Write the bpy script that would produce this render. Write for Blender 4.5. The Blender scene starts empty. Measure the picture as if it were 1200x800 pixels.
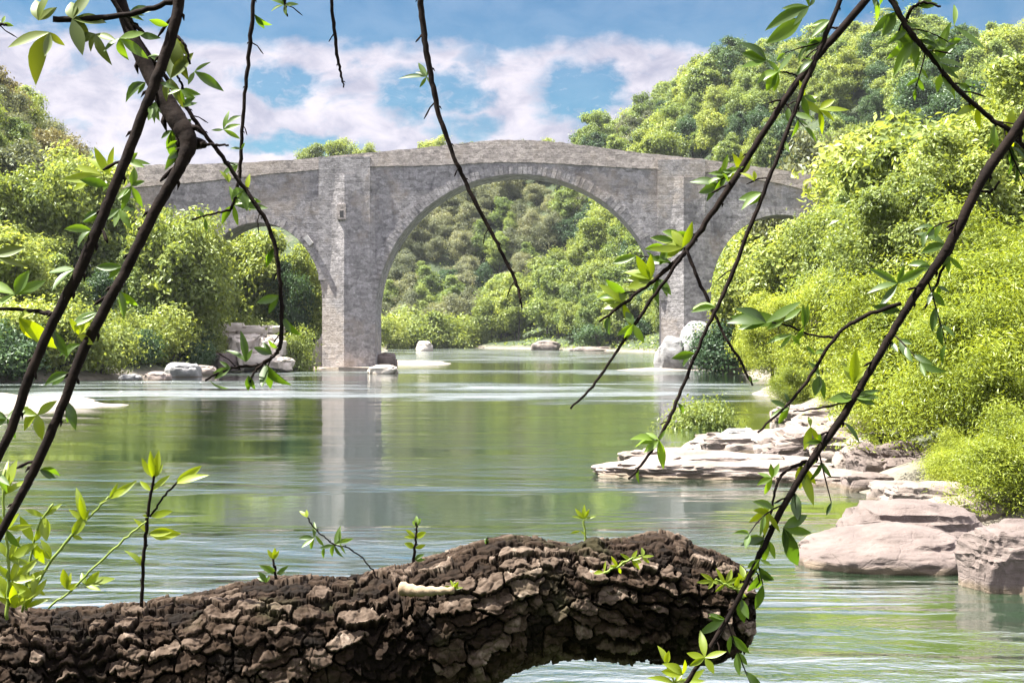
import bpy, bmesh, math, random
import numpy as np
from mathutils import Vector, noise as mnoise

# ------------------------------------------------------------------ basics
S = bpy.context.scene
COL = S.collection
F, HZ, CAMZ = 1667.0, 392.0, 3.07           # focal length in photo pixels, horizon row, eye height above water
R_ = math.radians
rng = np.random.default_rng(7)
random.seed(7)

def at(px, py, Y):
    return Vector(((px - 600) / F * Y, Y, CAMZ - (py - HZ) / F * Y))

def wy(py):                                  # distance of the water surface seen at a photo row
    return CAMZ * F / (py - HZ)

def mesh_np(name, V, Q, mat, smooth=False):
    V = np.asarray(V, np.float32); Q = np.asarray(Q, np.int32)
    me = bpy.data.meshes.new(name)
    k = Q.shape[1]
    me.vertices.add(len(V)); me.vertices.foreach_set('co', V.ravel())
    me.loops.add(Q.size); me.loops.foreach_set('vertex_index', Q.ravel())
    me.polygons.add(len(Q))
    me.polygons.foreach_set('loop_start', np.arange(0, Q.size, k, dtype=np.int32))
    me.polygons.foreach_set('use_smooth', np.full(len(Q), smooth))
    me.update(calc_edges=True)
    me.materials.append(mat)
    return me

def link(name, me, parent=None):
    o = bpy.data.objects.new(name, me); COL.objects.link(o)
    if parent: o.parent = parent
    return o

def tag(o, label=None, cat=None, group=None, kind=None):
    if label: o['label'] = label
    if cat: o['category'] = cat
    if group: o['group'] = group
    if kind: o['kind'] = kind
    return o

def empty(name, loc=(0, 0, 0)):
    o = bpy.data.objects.new(name, None); COL.objects.link(o); o.location = loc
    o.empty_display_size = .1
    return o

class MB:                                    # collects faces of any size for one mesh
    def __init__(s): s.v = []; s.f = []
    def add(s, vs, fs):
        b = len(s.v); s.v += [tuple(v) for v in vs]; s.f += [[i + b for i in f] for f in fs]
    def build(s, name, mat, parent=None, smooth=False, local=None):
        me = bpy.data.meshes.new(name)
        v = s.v
        if local is not None: v = [(a - local[0], b - local[1], c - local[2]) for a, b, c in v]
        me.from_pydata(v, [], s.f); me.materials.append(mat)
        if smooth: me.polygons.foreach_set('use_smooth', [True] * len(me.polygons))
        me.update()
        return link(name, me, parent)
    def box(s, x0, x1, y0, y1, z0, z1):
        s.add([(x0,y0,z0),(x1,y0,z0),(x1,y1,z0),(x0,y1,z0),(x0,y0,z1),(x1,y0,z1),(x1,y1,z1),(x0,y1,z1)],
              [(0,3,2,1),(4,5,6,7),(0,1,5,4),(1,2,6,5),(2,3,7,6),(3,0,4,7)])
    def tube(s, pts, rad, sides=8):
        pts = [Vector(p) for p in pts]; n = len(pts)
        vs = []; up = Vector((.31, .87, .22)).normalized()
        for i, p in enumerate(pts):
            t = (pts[min(i + 1, n - 1)] - pts[max(i - 1, 0)])
            t = t.normalized() if t.length > 1e-9 else Vector((0, 0, 1))
            a = t.cross(up)
            a = a.normalized() if a.length > 1e-4 else t.orthogonal().normalized()
            b = t.cross(a)
            for k in range(sides):
                q = 2 * math.pi * k / sides
                vs.append(p + (a * math.cos(q) + b * math.sin(q)) * rad[i])
        fs = [(i*sides+k, i*sides+(k+1) % sides, (i+1)*sides+(k+1) % sides, (i+1)*sides+k) for i in range(n-1) for k in range(sides)]
        fs.append(tuple(range(sides))[::-1]); fs.append(tuple((n-1)*sides+k for k in range(sides)))
        s.add(vs, fs)
    def leaf(s, p, d, nrm, L, W, curl=.15, fold=.35, segs=7):
        p = Vector(p); d = Vector(d).normalized(); nrm = Vector(nrm)
        side = d.cross(nrm)
        side = side.normalized() if side.length > 1e-4 else d.orthogonal().normalized()
        n = side.cross(d).normalized()
        vs = []
        for i in range(segs + 1):
            t = i / segs
            w = W * .5 * max(0, math.sin(math.pi * max(0, (t - .06) / .94) ** .85)) ** .9 + .012 * L * (1 - t)
            c = p + d * (L * t) - n * (curl * L * t * t) + side * (math.sin(t * 3) * curl * .15 * L)
            vs += [c + side * w + n * (fold * w), c, c - side * w + n * (fold * w)]
        fs = []
        for i in range(segs):
            b = i * 3
            fs += [(b, b+1, b+4, b+3), (b+1, b+2, b+5, b+4)]
        s.add(vs, fs)

def spline(pts, n=6):                        # Catmull-Rom through control tuples of any length
    P = [np.array(p, float) for p in pts]; P = [2*P[0]-P[1]] + P + [2*P[-1]-P[-2]]
    out = []
    for i in range(1, len(P) - 2):
        a, b, c, d = P[i-1:i+3]
        for k in range(n):
            t = k / n
            out.append(.5*((2*b)+(-a+c)*t+(2*a-5*b+4*c-d)*t*t+(-a+3*b-3*c+d)*t**3))
    out.append(P[-2])
    return out

# ------------------------------------------------------------------ materials
def new_mat(name):
    m = bpy.data.materials.new(name); m.use_nodes = True
    m.node_tree.nodes.clear()
    return m, m.node_tree

def N(nt, typ, props=None, **ins):
    n = nt.nodes.new('ShaderNode' + typ)
    for k, v in (props or {}).items(): setattr(n, k, v)
    for k, v in ins.items():
        s = n.inputs[int(k[1:])] if k[0] == 'i' and k[1:].isdigit() else n.inputs[k.replace('_', ' ')]
        if isinstance(v, bpy.types.NodeSocket): nt.links.new(v, s)
        else: s.default_value = v
    return n

def math_(nt, op, a, b=0.0, c=0.0, clamp=False):
    return N(nt, 'Math', {'operation': op, 'use_clamp': clamp}, i0=a, i1=b, i2=c).outputs[0]

def mapr(nt, v, a, b, c=0.0, d=1.0, smooth=True):
    n = N(nt, 'MapRange', {'interpolation_type': 'SMOOTHSTEP' if smooth else 'LINEAR'}, Value=v, From_Min=a, From_Max=b, To_Min=c, To_Max=d)
    return n.outputs[0]

def mixc(nt, f, a, b):
    n = N(nt, 'Mix', {'data_type': 'RGBA'}, i0=f)
    for s, v in ((n.inputs[6], a), (n.inputs[7], b)):
        if isinstance(v, bpy.types.NodeSocket): nt.links.new(v, s)
        else: s.default_value = (*v, 1) if len(v) == 3 else v
    return n.outputs[2]

def ramp(nt, f, stops):
    n = N(nt, 'ValToRGB', None, i0=f); e = n.color_ramp.elements
    while len(e) < len(stops): e.new(.5)
    for k, (p, c) in zip(e, stops): k.position = p; k.color = (*c, 1)
    return n.outputs[0]

def obj_co(nt, scale=(1, 1, 1), world=False):
    src = N(nt, 'NewGeometry').outputs['Position'] if world else N(nt, 'TexCoord').outputs['Object']
    return N(nt, 'Mapping', None, Vector=src, Scale=scale).outputs[0]

def noise(nt, co, scale, detail=4, rough=.55, dist=0.0):
    return N(nt, 'TexNoise', None, Vector=co, Scale=scale, Detail=detail, Roughness=rough, Distortion=dist).outputs[0]

def out(nt, sh):
    o = nt.nodes.new('ShaderNodeOutputMaterial'); nt.links.new(sh, o.inputs[0])

def leaf_mat(name, c0, c1, c2, trans=.48, clump=.35, tcol=(1.25, 1.15, .6), gloss=.025):
    m, nt = new_mat(name)
    isl = N(nt, 'NewGeometry').outputs['Random Per Island']
    ob = N(nt, 'ObjectInfo').outputs['Random']
    nz = noise(nt, obj_co(nt), clump, 2)
    f = math_(nt, 'ADD', math_(nt, 'MULTIPLY', isl, .34), math_(nt, 'MULTIPLY', ob, .36))
    f = math_(nt, 'ADD', f, math_(nt, 'MULTIPLY', math_(nt, 'SUBTRACT', nz, .35), .8))
    col = ramp(nt, f, [(.1, c0), (.5, c1), (.95, c2)])
    d = N(nt, 'BsdfDiffuse', None, Color=col).outputs[0]
    tc = N(nt, 'Mix', {'data_type': 'RGBA', 'blend_type': 'MULTIPLY'}, i0=1.0)
    nt.links.new(col, tc.inputs[6]); tc.inputs[7].default_value = (*tcol, 1)
    t = N(nt, 'BsdfTranslucent', None, Color=tc.outputs[2]).outputs[0]
    s = N(nt, 'MixShader', None, i0=trans, i1=d, i2=t).outputs[0]
    g = N(nt, 'BsdfGlossy', None, Roughness=.45, Color=(.8, .85, .8, 1)).outputs[0]
    out(nt, N(nt, 'MixShader', None, i0=gloss, i1=s, i2=g).outputs[0])
    return m

M = {}
M['ash']    = leaf_mat('ash_leaves',    (.075, .115, .026), (.20, .255, .055), (.36, .41, .11))
M['poplar'] = leaf_mat('poplar_leaves', (.065, .110, .030), (.17, .235, .060), (.32, .38, .11))
M['oak']    = leaf_mat('oak_leaves',    (.055, .074, .042), (.145, .165, .090), (.28, .28, .16), .42)
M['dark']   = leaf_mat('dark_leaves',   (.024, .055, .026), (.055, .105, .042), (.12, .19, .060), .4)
M['willow'] = leaf_mat('willow_leaves', (.10, .14, .016), (.25, .31, .034), (.42, .47, .075))
M['brown']  = leaf_mat('brown_leaves',  (.065, .060, .030), (.17, .155, .065), (.30, .27, .11), .35)
M['fore']   = leaf_mat('twig_leaves',   (.014, .034, .005), (.060, .110, .012), (.16, .25, .026), .55, 9.0, (1.7, 1.7, .45), .03)
M['shoot']  = leaf_mat('shoot_leaves',  (.11, .17, .006), (.20, .265, .008), (.30, .36, .012), .62, 9.0, (1.4, 1.35, .35), .03)
M['olive']  = leaf_mat('olive_leaves',  (.050, .075, .012), (.085, .115, .016), (.13, .16, .02), .4, 9.0, (1.4, 1.25, .35), .03)

def simple(name, c0, c1, scale, rough=.9, bump=.3, bscale=None, stretch=(1, 1, 1), dist=.02, spec=.25):
    m, nt = new_mat(name); co = obj_co(nt, stretch)
    n1 = noise(nt, co, scale, 6, .65)
    col = ramp(nt, n1, [(.3, c0), (.7, c1)])
    n2 = noise(nt, co, bscale or scale * 3, 6, .65)
    b = N(nt, 'Bump', None, Strength=bump, Distance=dist, Height=n2).outputs[0]
    out(nt, N(nt, 'BsdfPrincipled', None, Base_Color=col, Roughness=rough, Normal=b, Specular_IOR_Level=spec).outputs[0])
    return m

M['bark']  = simple('tree_bark', (.05, .042, .035), (.13, .115, .095), 3, .9, .6, 12, (1, 1, .3))
M['twig']  = simple('twig_bark', (.004, .003, .003), (.016, .011, .009), 60, .85, .5, 220, (1, 1, 1), .002, .06)
M['green_stem'] = simple('shoot_stem', (.10, .15, .02), (.17, .22, .04), 30, .6, .2, 90, (1, 1, 1), .001)
M['dead_wood'] = simple('dead_wood', (.15, .105, .065), (.28, .22, .155), 25, .8, .5, 90, (1, 1, 1), .003)

def ground_mat():
    m, nt = new_mat('ground'); co = obj_co(nt, world=True)
    n1 = noise(nt, co, .12, 6); n2 = noise(nt, co, 1.1, 6, .7)
    veg = ramp(nt, n2, [(.3, (.014, .024, .009)), (.55, (.028, .045, .013)), (.8, (.055, .066, .022))])
    rock = ramp(nt, n2, [(.3, (.07, .06, .045)), (.7, (.20, .175, .14))])
    z = N(nt, 'SeparateXYZ', None, i0=N(nt, 'NewGeometry').outputs['Position']).outputs[2]
    low = mapr(nt, math_(nt, 'ADD', z, math_(nt, 'MULTIPLY', n1, 1.4)), .75, 1.7, 1, 0)
    patch = mapr(nt, n1, .60, .66)
    f = math_(nt, 'MAXIMUM', low, math_(nt, 'MULTIPLY', patch, .25))
    b = N(nt, 'Bump', None, Strength=.7, Distance=.15, Height=noise(nt, co, 3, 8, .7)).outputs[0]
    out(nt, N(nt, 'BsdfPrincipled', None, Base_Color=mixc(nt, f, veg, rock), Roughness=.95, Normal=b).outputs[0])
    return m
M['ground'] = ground_mat()

def rock_mat(name, c0, c1, c2, sc=1.0):
    m, nt = new_mat(name); co = obj_co(nt)
    n1 = noise(nt, co, 1.3 * sc, 8, .65, .4)
    strata = noise(nt, obj_co(nt, (.5, .5, 5)), 1.6 * sc, 6, .6, .6)
    col = ramp(nt, math_(nt, 'ADD', math_(nt, 'MULTIPLY', n1, .6), math_(nt, 'MULTIPLY', strata, .4)), [(.33, c0), (.5, c1), (.66, c2)])
    stain = mapr(nt, noise(nt, co, 3.2 * sc, 7, .7), .60, .70)
    col = mixc(nt, math_(nt, 'MULTIPLY', stain, .55), col, (.085, .075, .066))
    z = N(nt, 'SeparateXYZ', None, i0=N(nt, 'NewGeometry').outputs['Position']).outputs[2]
    wet = mapr(nt, math_(nt, 'ADD', z, math_(nt, 'MULTIPLY', n1, .16)), .11, .20, .8, 0)
    col = mixc(nt, wet, col, (.10, .075, .045))
    h = math_(nt, 'ADD', noise(nt, co, 6 * sc, 10, .7), math_(nt, 'MULTIPLY', strata, .9))
    vor = N(nt, 'TexVoronoi', {'feature': 'DISTANCE_TO_EDGE'}, Vector=obj_co(nt, (1, 1, 2)), Scale=1.7 * sc).outputs[0]
    crack = mapr(nt, vor, 0, .03)
    h = math_(nt, 'ADD', h, math_(nt, 'MULTIPLY', crack, .10))
    b = N(nt, 'Bump', None, Strength=.75, Distance=.07, Height=h).outputs[0]
    out(nt, N(nt, 'BsdfPrincipled', None, Base_Color=col, Roughness=.85, Normal=b).outputs[0])
    return m
M['rock'] = rock_mat('limestone', (.058, .044, .038), (.098, .076, .067), (.150, .119, .106))
M['pale_rock'] = rock_mat('pale_limestone', (.095, .075, .062), (.16, .130, .112), (.25, .212, .188))
M['grey_rock'] = rock_mat('grey_limestone', (.09, .09, .09), (.17, .17, .17), (.28, .28, .275))
M['dark_rock'] = rock_mat('dark_limestone', (.07, .06, .05), (.14, .115, .10), (.25, .21, .18))
M['far_rock'] = rock_mat('far_limestone', (.26, .22, .185), (.40, .36, .31), (.54, .50, .45), .4)
M['sand'] = simple('pale_sand', (.13, .112, .096), (.21, .188, .165), 1.2, .95, .5, 9, (1, 1, 1), .05)

def masonry(name, tint, dark, joint=.10):
    m, nt = new_mat(name)
    co = obj_co(nt)
    # courses of squared stone on the x-z face
    sw = N(nt, 'SeparateXYZ', None, i0=co)
    wob = math_(nt, 'MULTIPLY', math_(nt, 'SUBTRACT', noise(nt, co, .8, 3), .5), .3)
    xy = N(nt, 'CombineXYZ', None, i0=math_(nt, 'ADD', sw.outputs[0], sw.outputs[1]), i1=math_(nt, 'ADD', sw.outputs[2], wob)).outputs[0]
    br = N(nt, 'TexBrick', {'offset': .5, 'squash': .8, 'squash_frequency': 3}, Vector=xy, Color1=(.25, .25, .25, 1), Color2=(.9, .9, .9, 1), Mortar=(.05, .05, .05, 1),
           Scale=1, Mortar_Size=.035, Mortar_Smooth=.6, Bias=0, Brick_Width=.85, Row_Height=.42)
    n_big = noise(nt, co, .16, 6, .6)
    n_mid = noise(nt, co, .9, 8, .7)
    n_fine = noise(nt, co, 4.5, 6, .75)
    streak = noise(nt, obj_co(nt, (1.0, 1.0, .30)), .9, 7, .62, .4)
    t = math_(nt, 'ADD', math_(nt, 'MULTIPLY', n_mid, .5), math_(nt, 'MULTIPLY', n_fine, .5))
    col = ramp(nt, t, [(.32, tuple(c * .38 for c in tint)), (.5, tint), (.66, tuple(min(1, c * 1.6) for c in tint))])
    brv = math_(nt, 'ADD', .62, math_(nt, 'MULTIPLY', N(nt, 'RGBToBW', None, i0=br.outputs[0]).outputs[0], .55))
    mul = N(nt, 'Mix', {'data_type': 'RGBA', 'blend_type': 'MULTIPLY'}, i0=joint)
    nt.links.new(col, mul.inputs[6])
    g = N(nt, 'CombineColor', None, i0=brv, i1=brv, i2=brv).outputs[0]
    nt.links.new(g, mul.inputs[7])
    st = mapr(nt, math_(nt, 'ADD', math_(nt, 'MULTIPLY', streak, .45), math_(nt, 'MULTIPLY', n_mid, .65)), .54, .66)
    col = mixc(nt, math_(nt, 'MULTIPLY', st, dark), mul.outputs[2], (.060, .058, .064))
    vs_ = N(nt, 'TexVoronoi', None, Vector=obj_co(nt, (1, 1, 1.9)), Scale=1.9).outputs['Color']
    vv = N(nt, 'SeparateColor', None, i0=vs_).outputs[0]
    tone = mapr(nt, vv, 0, 1, .55, 1.35, False)
    mul2 = N(nt, 'Mix', {'data_type': 'RGBA', 'blend_type': 'MULTIPLY'}, i0=.7)
    nt.links.new(col, mul2.inputs[6]); nt.links.new(N(nt, 'CombineColor', None, i0=tone, i1=tone, i2=tone).outputs[0], mul2.inputs[7]); col = mul2.outputs[2]
    warm = mapr(nt, math_(nt, 'ADD', math_(nt, 'MULTIPLY', n_big, .7), math_(nt, 'MULTIPLY', n_mid, .3)), .50, .60)
    col = mixc(nt, math_(nt, 'MULTIPLY', warm, .38), col, (.33, .27, .21))
    h = math_(nt, 'ADD', math_(nt, 'MULTIPLY', br.outputs['Fac'], -.18), math_(nt, 'MULTIPLY', n_fine, 1.2))
    b = N(nt, 'Bump', None, Strength=.7, Distance=.10, Height=math_(nt, 'ADD', h, n_mid)).outputs[0]
    out(nt, N(nt, 'BsdfPrincipled', None, Base_Color=col, Roughness=.95, Normal=b).outputs[0])
    return m
M['masonry'] = masonry('bridge_masonry', (.238, .228, .234), .78)
M['parapet'] = masonry('parapet_masonry', (.36, .318, .292), .35)
M['pilaster'] = masonry('pilaster_masonry', (.270, .257, .258), .6)
M['footing'] = simple('footing_stone', (.20, .165, .135), (.34, .29, .24), 1.5, .95, .6, 6, (1, 1, 1), .08)
M['ledge'] = simple('ledge_stone', (.35, .34, .33), (.48, .47, .45), 3, .9, .3)
M['niche_shade'] = simple('painted_niche_shade', (.045, .045, .047), (.08, .08, .08), 3, .95, .2)

def water_mat():
    m, nt = new_mat('river_water')
    P = N(nt, 'NewGeometry').outputs['Position']
    sx = N(nt, 'SeparateXYZ', None, i0=P); X, Y = sx.outputs[0], sx.outputs[1]
    def co(a, b): return N(nt, 'Mapping', None, Vector=P, Scale=(a, b, 1)).outputs[0]
    streak = noise(nt, co(.032, .30), 1.0, 7, .68, .4)
    edge = math_(nt, 'MULTIPLY', math_(nt, 'SUBTRACT', noise(nt, co(.045, .05), 1, 4, .6), .5), 30)
    Yw = math_(nt, 'ADD', Y, edge)
    def band(a, b, c, d): return math_(nt, 'MULTIPLY', mapr(nt, Yw, a, b), mapr(nt, Yw, c, d, 1, 0))
    b1 = band(62, 70, 88, 96)
    b2 = math_(nt, 'MULTIPLY', band(104, 110, 120, 128), .9)
    b3 = math_(nt, 'MULTIPLY', band(150, 170, 300, 330), .85)
    riff = math_(nt, 'MAXIMUM', math_(nt, 'MAXIMUM', b1, b2), b3)
    riff = math_(nt, 'MULTIPLY', riff, mapr(nt, streak, .42, .58), clamp=True)
    riff = math_(nt, 'MULTIPLY', riff, mapr(nt, noise(nt, co(.07, .13), 1.0, 5, .6, .6), .40, .58, .12, 1))
    gust = mapr(nt, noise(nt, co(.06, .22), 1.0, 4, .6, .5), .38, .62)
    w1 = noise(nt, co(.75, 1.6), 1.0, 5, .6, .6)
    w2 = noise(nt, co(3.2, 5.5), 1.0, 4, .6, .4)
    w3 = noise(nt, co(.10, .42), 1.0, 3, .5, .3)
    h = math_(nt, 'ADD', math_(nt, 'MULTIPLY', w1, .55), math_(nt, 'MULTIPLY', w2, .20))
    h = math_(nt, 'ADD', h, math_(nt, 'MULTIPLY', w3, .8))
    amp = math_(nt, 'ADD', math_(nt, 'ADD', .022, math_(nt, 'MULTIPLY', math_(nt, 'MULTIPLY', gust, mapr(nt, Y, 16, 45, 1.2, .30)), .21)), math_(nt, 'MULTIPLY', riff, .45))
    b = N(nt, 'Bump', None, Strength=1.0, Distance=.24, Height=math_(nt, 'MULTIPLY', h, amp)).outputs[0]
    body = mixc(nt, noise(nt, co(.05, .05), 1.0, 3), (.011, .030, .015), (.022, .044, .020))
    foam = math_(nt, 'MULTIPLY', riff, mapr(nt, noise(nt, co(.22, .9), 1.0, 8, .75, .5), .40, .62))
    body = mixc(nt, math_(nt, 'MULTIPLY', foam, .6), body, (.30, .33, .35))
    rough = math_(nt, 'ADD', .05, math_(nt, 'MULTIPLY', riff, .18))
    d = N(nt, 'BsdfPrincipled', None, Base_Color=body, Roughness=.4, Specular_IOR_Level=0, Normal=b).outputs[0]
    g = N(nt, 'BsdfGlossy', None, Color=(.96, .98, 1, 1), Roughness=rough, Normal=b).outputs[0]
    fr = math_(nt, 'ADD', .42, math_(nt, 'MULTIPLY', N(nt, 'Fresnel', None, IOR=1.4, Normal=b).outputs[0], .75), clamp=True)
    fr = math_(nt, 'MULTIPLY', fr, math_(nt, 'SUBTRACT', 1.0, math_(nt, 'MULTIPLY', foam, .5)))
    out(nt, N(nt, 'MixShader', None, i0=fr, i1=d, i2=g).outputs[0])
    return m
M['water'] = water_mat()

# ------------------------------------------------------------------ sky, sun, camera
SUN_EL, SUN_AZ = R_(62), R_(-91)            # azimuth from the view direction (+Y), negative = to the left
def build_world():
    w = bpy.data.worlds.new('World'); S.world = w; w.use_nodes = True
    nt = w.node_tree; nt.nodes.clear()
    sky = N(nt, 'TexSky', {'sky_type': 'NISHITA', 'sun_disc': False, 'sun_elevation': SUN_EL, 'sun_rotation': SUN_AZ, 'air_density': 1.0, 'dust_density': .3, 'ozone_density': 3.0})
    D = N(nt, 'TexCoord').outputs['Generated']
    s = N(nt, 'SeparateXYZ', None, i0=D)
    az = math_(nt, 'MULTIPLY', math_(nt, 'ARCTAN2', s.outputs[0], s.outputs[1]), 57.2958)     # degrees
    el = math_(nt, 'MULTIPLY', math_(nt, 'ARCSINE', s.outputs[2]), 57.2958)
    co = N(nt, 'CombineXYZ', None, i0=az, i1=math_(nt, 'MULTIPLY', el, 1.7)).outputs[0]
    n1 = noise(nt, co, .16, 6, .55, .3)
    n2 = noise(nt, co, .55, 6, .6, .4)
    wa = math_(nt, 'MULTIPLY', math_(nt, 'SUBTRACT', n2, .5), 2.6)
    wb = math_(nt, 'MULTIPLY', math_(nt, 'SUBTRACT', noise(nt, co, .8, 5, .6), .5), 1.6)
    A = math_(nt, 'ADD', az, wa); E = math_(nt, 'ADD', el, wb)
    def hole(px, py, rx, ry, k=1.0):
        a0 = math.degrees(math.atan((px - 600) / F)); e0 = math.degrees(math.atan((HZ - py) / F))
        da = math_(nt, 'DIVIDE', math_(nt, 'SUBTRACT', A, a0), rx / 29.1); de = math_(nt, 'DIVIDE', math_(nt, 'SUBTRACT', E, e0), ry / 29.1)
        r = math_(nt, 'ADD', math_(nt, 'MULTIPLY', da, da), math_(nt, 'MULTIPLY', de, de))
        return math_(nt, 'MULTIPLY', mapr(nt, r, .15, 2.0, 1, 0), k)
    holes = [hole(*h) for h in ((330, 103, 38, 24, .85), (680, 108, 48, 32, .95), (478, 112, 34, 28, .8), (535, 108, 36, 22, .8), (345, 172, 70, 12, .75), (565, 68, 22, 14, .5), (545, 152, 40, 16, .6),
                                (1130, 20, 60, 40, .9))]
    H = holes[0]
    for h in holes[1:]: H = math_(nt, 'MAXIMUM', H, h)
    # the cloud bank sits low over the hills, open blue above it, unseen cloud cover added overhead to brighten the river
    bank = mapr(nt, math_(nt, 'ADD', math_(nt, 'ADD', el, math_(nt, 'MULTIPLY', wb, .7)), math_(nt, 'MULTIPLY', math_(nt, 'SUBTRACT', n1, .5), 3.0)), 11.0, 12.1, 1, 0)
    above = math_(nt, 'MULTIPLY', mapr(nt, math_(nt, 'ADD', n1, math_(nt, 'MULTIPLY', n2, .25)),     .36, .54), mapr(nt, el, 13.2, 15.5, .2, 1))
    H = math_(nt, 'MULTIPLY', H, mapr(nt, noise(nt, co, 1.3, 7, .65, .6), .30, .56, .6, 1.1), clamp=True)
    thin = math_(nt, 'MULTIPLY', mapr(nt, noise(nt, co, .38, 7, .6, .5), .53, .68), .40)
    H = math_(nt, 'MAXIMUM', H, thin)
    cl = math_(nt, 'MULTIPLY', bank, math_(nt, 'SUBTRACT', 1.0, H))
    sc = N(nt, 'CombineXYZ', None, i0=math_(nt, 'MULTIPLY', az, .16), i1=math_(nt, 'MULTIPLY', el, 1.1)).outputs[0]
    wisp = math_(nt, 'MULTIPLY', mapr(nt, noise(nt, sc, 1.0, 7, .62, .8), .55, .80), .30)
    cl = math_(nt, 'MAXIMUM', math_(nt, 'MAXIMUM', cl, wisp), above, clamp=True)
    shade = mapr(nt, math_(nt, 'ADD', math_(nt, 'MULTIPLY', n2, .7), math_(nt, 'MULTIPLY', n1, .5)), .40, .78)
    ccol = mixc(nt, shade, (.88, .90, 1.18), (1.78, 1.68, 1.84))
    hs = N(nt, 'HueSaturation', None, Saturation=1.5, Value=.18, Color=sky.outputs[0]).outputs[0]
    tint = N(nt, 'Mix', {'data_type': 'RGBA', 'blend_type': 'MULTIPLY'}, i0=1.0)
    nt.links.new(hs, tint.inputs[6]); tint.inputs[7].default_value = (.10, 1.05, 1.05, 1)
    # unseen overhead cloud brightened as added fill light for the shaded sides
    cloud_fill = mapr(nt, el, 14, 30, 1.0, 3.4)
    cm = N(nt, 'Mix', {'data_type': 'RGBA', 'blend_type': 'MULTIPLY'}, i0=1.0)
    nt.links.new(ccol, cm.inputs[6]); nt.links.new(N(nt, 'CombineColor', None, i0=cloud_fill, i1=cloud_fill, i2=cloud_fill).outputs[0], cm.inputs[7])
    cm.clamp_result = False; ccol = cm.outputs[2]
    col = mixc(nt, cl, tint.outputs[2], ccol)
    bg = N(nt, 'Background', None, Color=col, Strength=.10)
    o = nt.nodes.new('ShaderNodeOutputWorld'); nt.links.new(bg.outputs[0], o.inputs[0])
build_world()

sl = bpy.data.lights.new('sun', 'SUN'); sl.energy = 5.0; sl.angle = R_(.5); sl.color = (1, .95, .86)
so = bpy.data.objects.new('sun', sl); COL.objects.link(so)
sd = Vector((math.sin(SUN_AZ) * math.cos(SUN_EL), math.cos(SUN_AZ) * math.cos(SUN_EL), math.sin(SUN_EL)))
so.rotation_euler = sd.to_track_quat('Z', 'Y').to_euler()

cd = bpy.data.cameras.new('camera'); co_ = bpy.data.objects.new('camera', cd); COL.objects.link(co_)
cd.lens = 36 * F / 1200; cd.sensor_width = 36; cd.shift_y = -(400 - HZ) / 1200
cd.clip_start = .05; cd.clip_end = 6000
co_.location = (0, 0, CAMZ); co_.rotation_euler = (R_(90), 0, 0)
S.camera = co_
S.view_settings.view_transform = 'Standard'; S.view_settings.look = 'None'
S.view_settings.exposure = 2.45; S.view_settings.gamma = 1
S.render.engine = 'CYCLES'
cy = S.cycles
cy.use_denoising = True; cy.max_bounces = 6; cy.diffuse_bounces = 4; cy.glossy_bounces = 3; cy.transmission_bounces = 4
cy.sample_clamp_indirect = 6; cy.caustics_reflective = False; cy.caustics_refractive = False

# ------------------------------------------------------------------ terrain and water
XRp = ([-60, 0, 18, 22, 30, 45, 60, 80, 107, 128, 200, 240, 270, 300, 326, 500], [10, 8, 8.2, 8.0, 8.6, 9.6, 11.5, 14.5, 18.5, 20, 26, 24, 17, 3, -10, -10])
XLp = ([-60, 0, 50, 75, 88, 96, 107, 128, 180, 250, 325, 500], [-12, -14, -26, -33, -34, -29, -26.5, -22.5, -21, -22, -30, -30])
CREST = ([-400, 0, 60, 110, 150, 185, 240, 345, 440, 600, 660, 700, 750, 800, 870, 950, 1000, 1200, 1700],
         [88, 88, 118, 150, 188, 207, 200, 190, 190, 190, 193, 180, 158, 126, 102, 88, 82, 80, 90])
def vnoise(X, Y, sc, seed=0):
    r = np.random.default_rng(seed); g = r.random((128, 128))
    x = X * sc; y = Y * sc; xi = np.floor(x).astype(int); yi = np.floor(y).astype(int)
    fx = x - xi; fy = y - yi; fx = fx*fx*(3-2*fx); fy = fy*fy*(3-2*fy)
    a = g[xi % 128, yi % 128]; b = g[(xi+1) % 128, yi % 128]; c = g[xi % 128, (yi+1) % 128]; d = g[(xi+1) % 128, (yi+1) % 128]
    return (a*(1-fx)+b*fx)*(1-fy)+(c*(1-fx)+d*fx)*fy - .5
def river_d(X, Y):
    return np.maximum(np.maximum(np.interp(Y, *XLp) - X, X - np.interp(Y, *XRp)), Y - 326)
def height(X, Y):
    X = np.asarray(X, float); Y = np.asarray(Y, float)
    d = river_d(X, Y) + vnoise(X, Y, .15, 1) * 3 + vnoise(X, Y, .5, 2)
    Ye = np.maximum(Y, 60)
    px = 600 + F * X / Ye
    left = X < 0
    Yr = np.where(left, np.where(px < 170, 215, 420), 420)
    H = (HZ - np.interp(px, *CREST)) / F * np.where(px < 120, 200, np.where(px < 185, 200 + (px - 120) / 65 * 220, 420)) + CAMZ - 8
    H = H * np.where(px < 185, 1, np.clip(Ye / 400, .45, 1))
    W = np.where(px < 120, 62, np.where(px < 185, 62 + (px - 120) / 65 * 33, np.where(px < 560, 90, np.where(px < 660, 90 - (px - 560) * .25, 65))))
    t = np.clip(d / W, 0, 1); ramp_ = t*t*(3-2*t)
    zb = np.where(d < 0, np.maximum(d * .35, -2.0), np.minimum(d * .35, 1.4))
    near = np.clip((Y - 20) / 70, 0.15, 1)
    z = zb + np.maximum(H, 5) * ramp_ * near * (Y > -40) + vnoise(X, Y, .06, 3) * 3 * np.clip(d / 12, 0, 1)
    # the bank the photographer stands on
    nb = np.clip((8.5 - Y + vnoise(X, Y, .4, 5)) / 7.5, 0, 1); nb = nb*nb*(3-2*nb)
    z = np.maximum(z, -2 + nb * 3.5 + vnoise(X, Y, .9, 6) * .15)
    return z
def hz(x, y): return float(height(np.array([x]), np.array([y]))[0])

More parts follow.
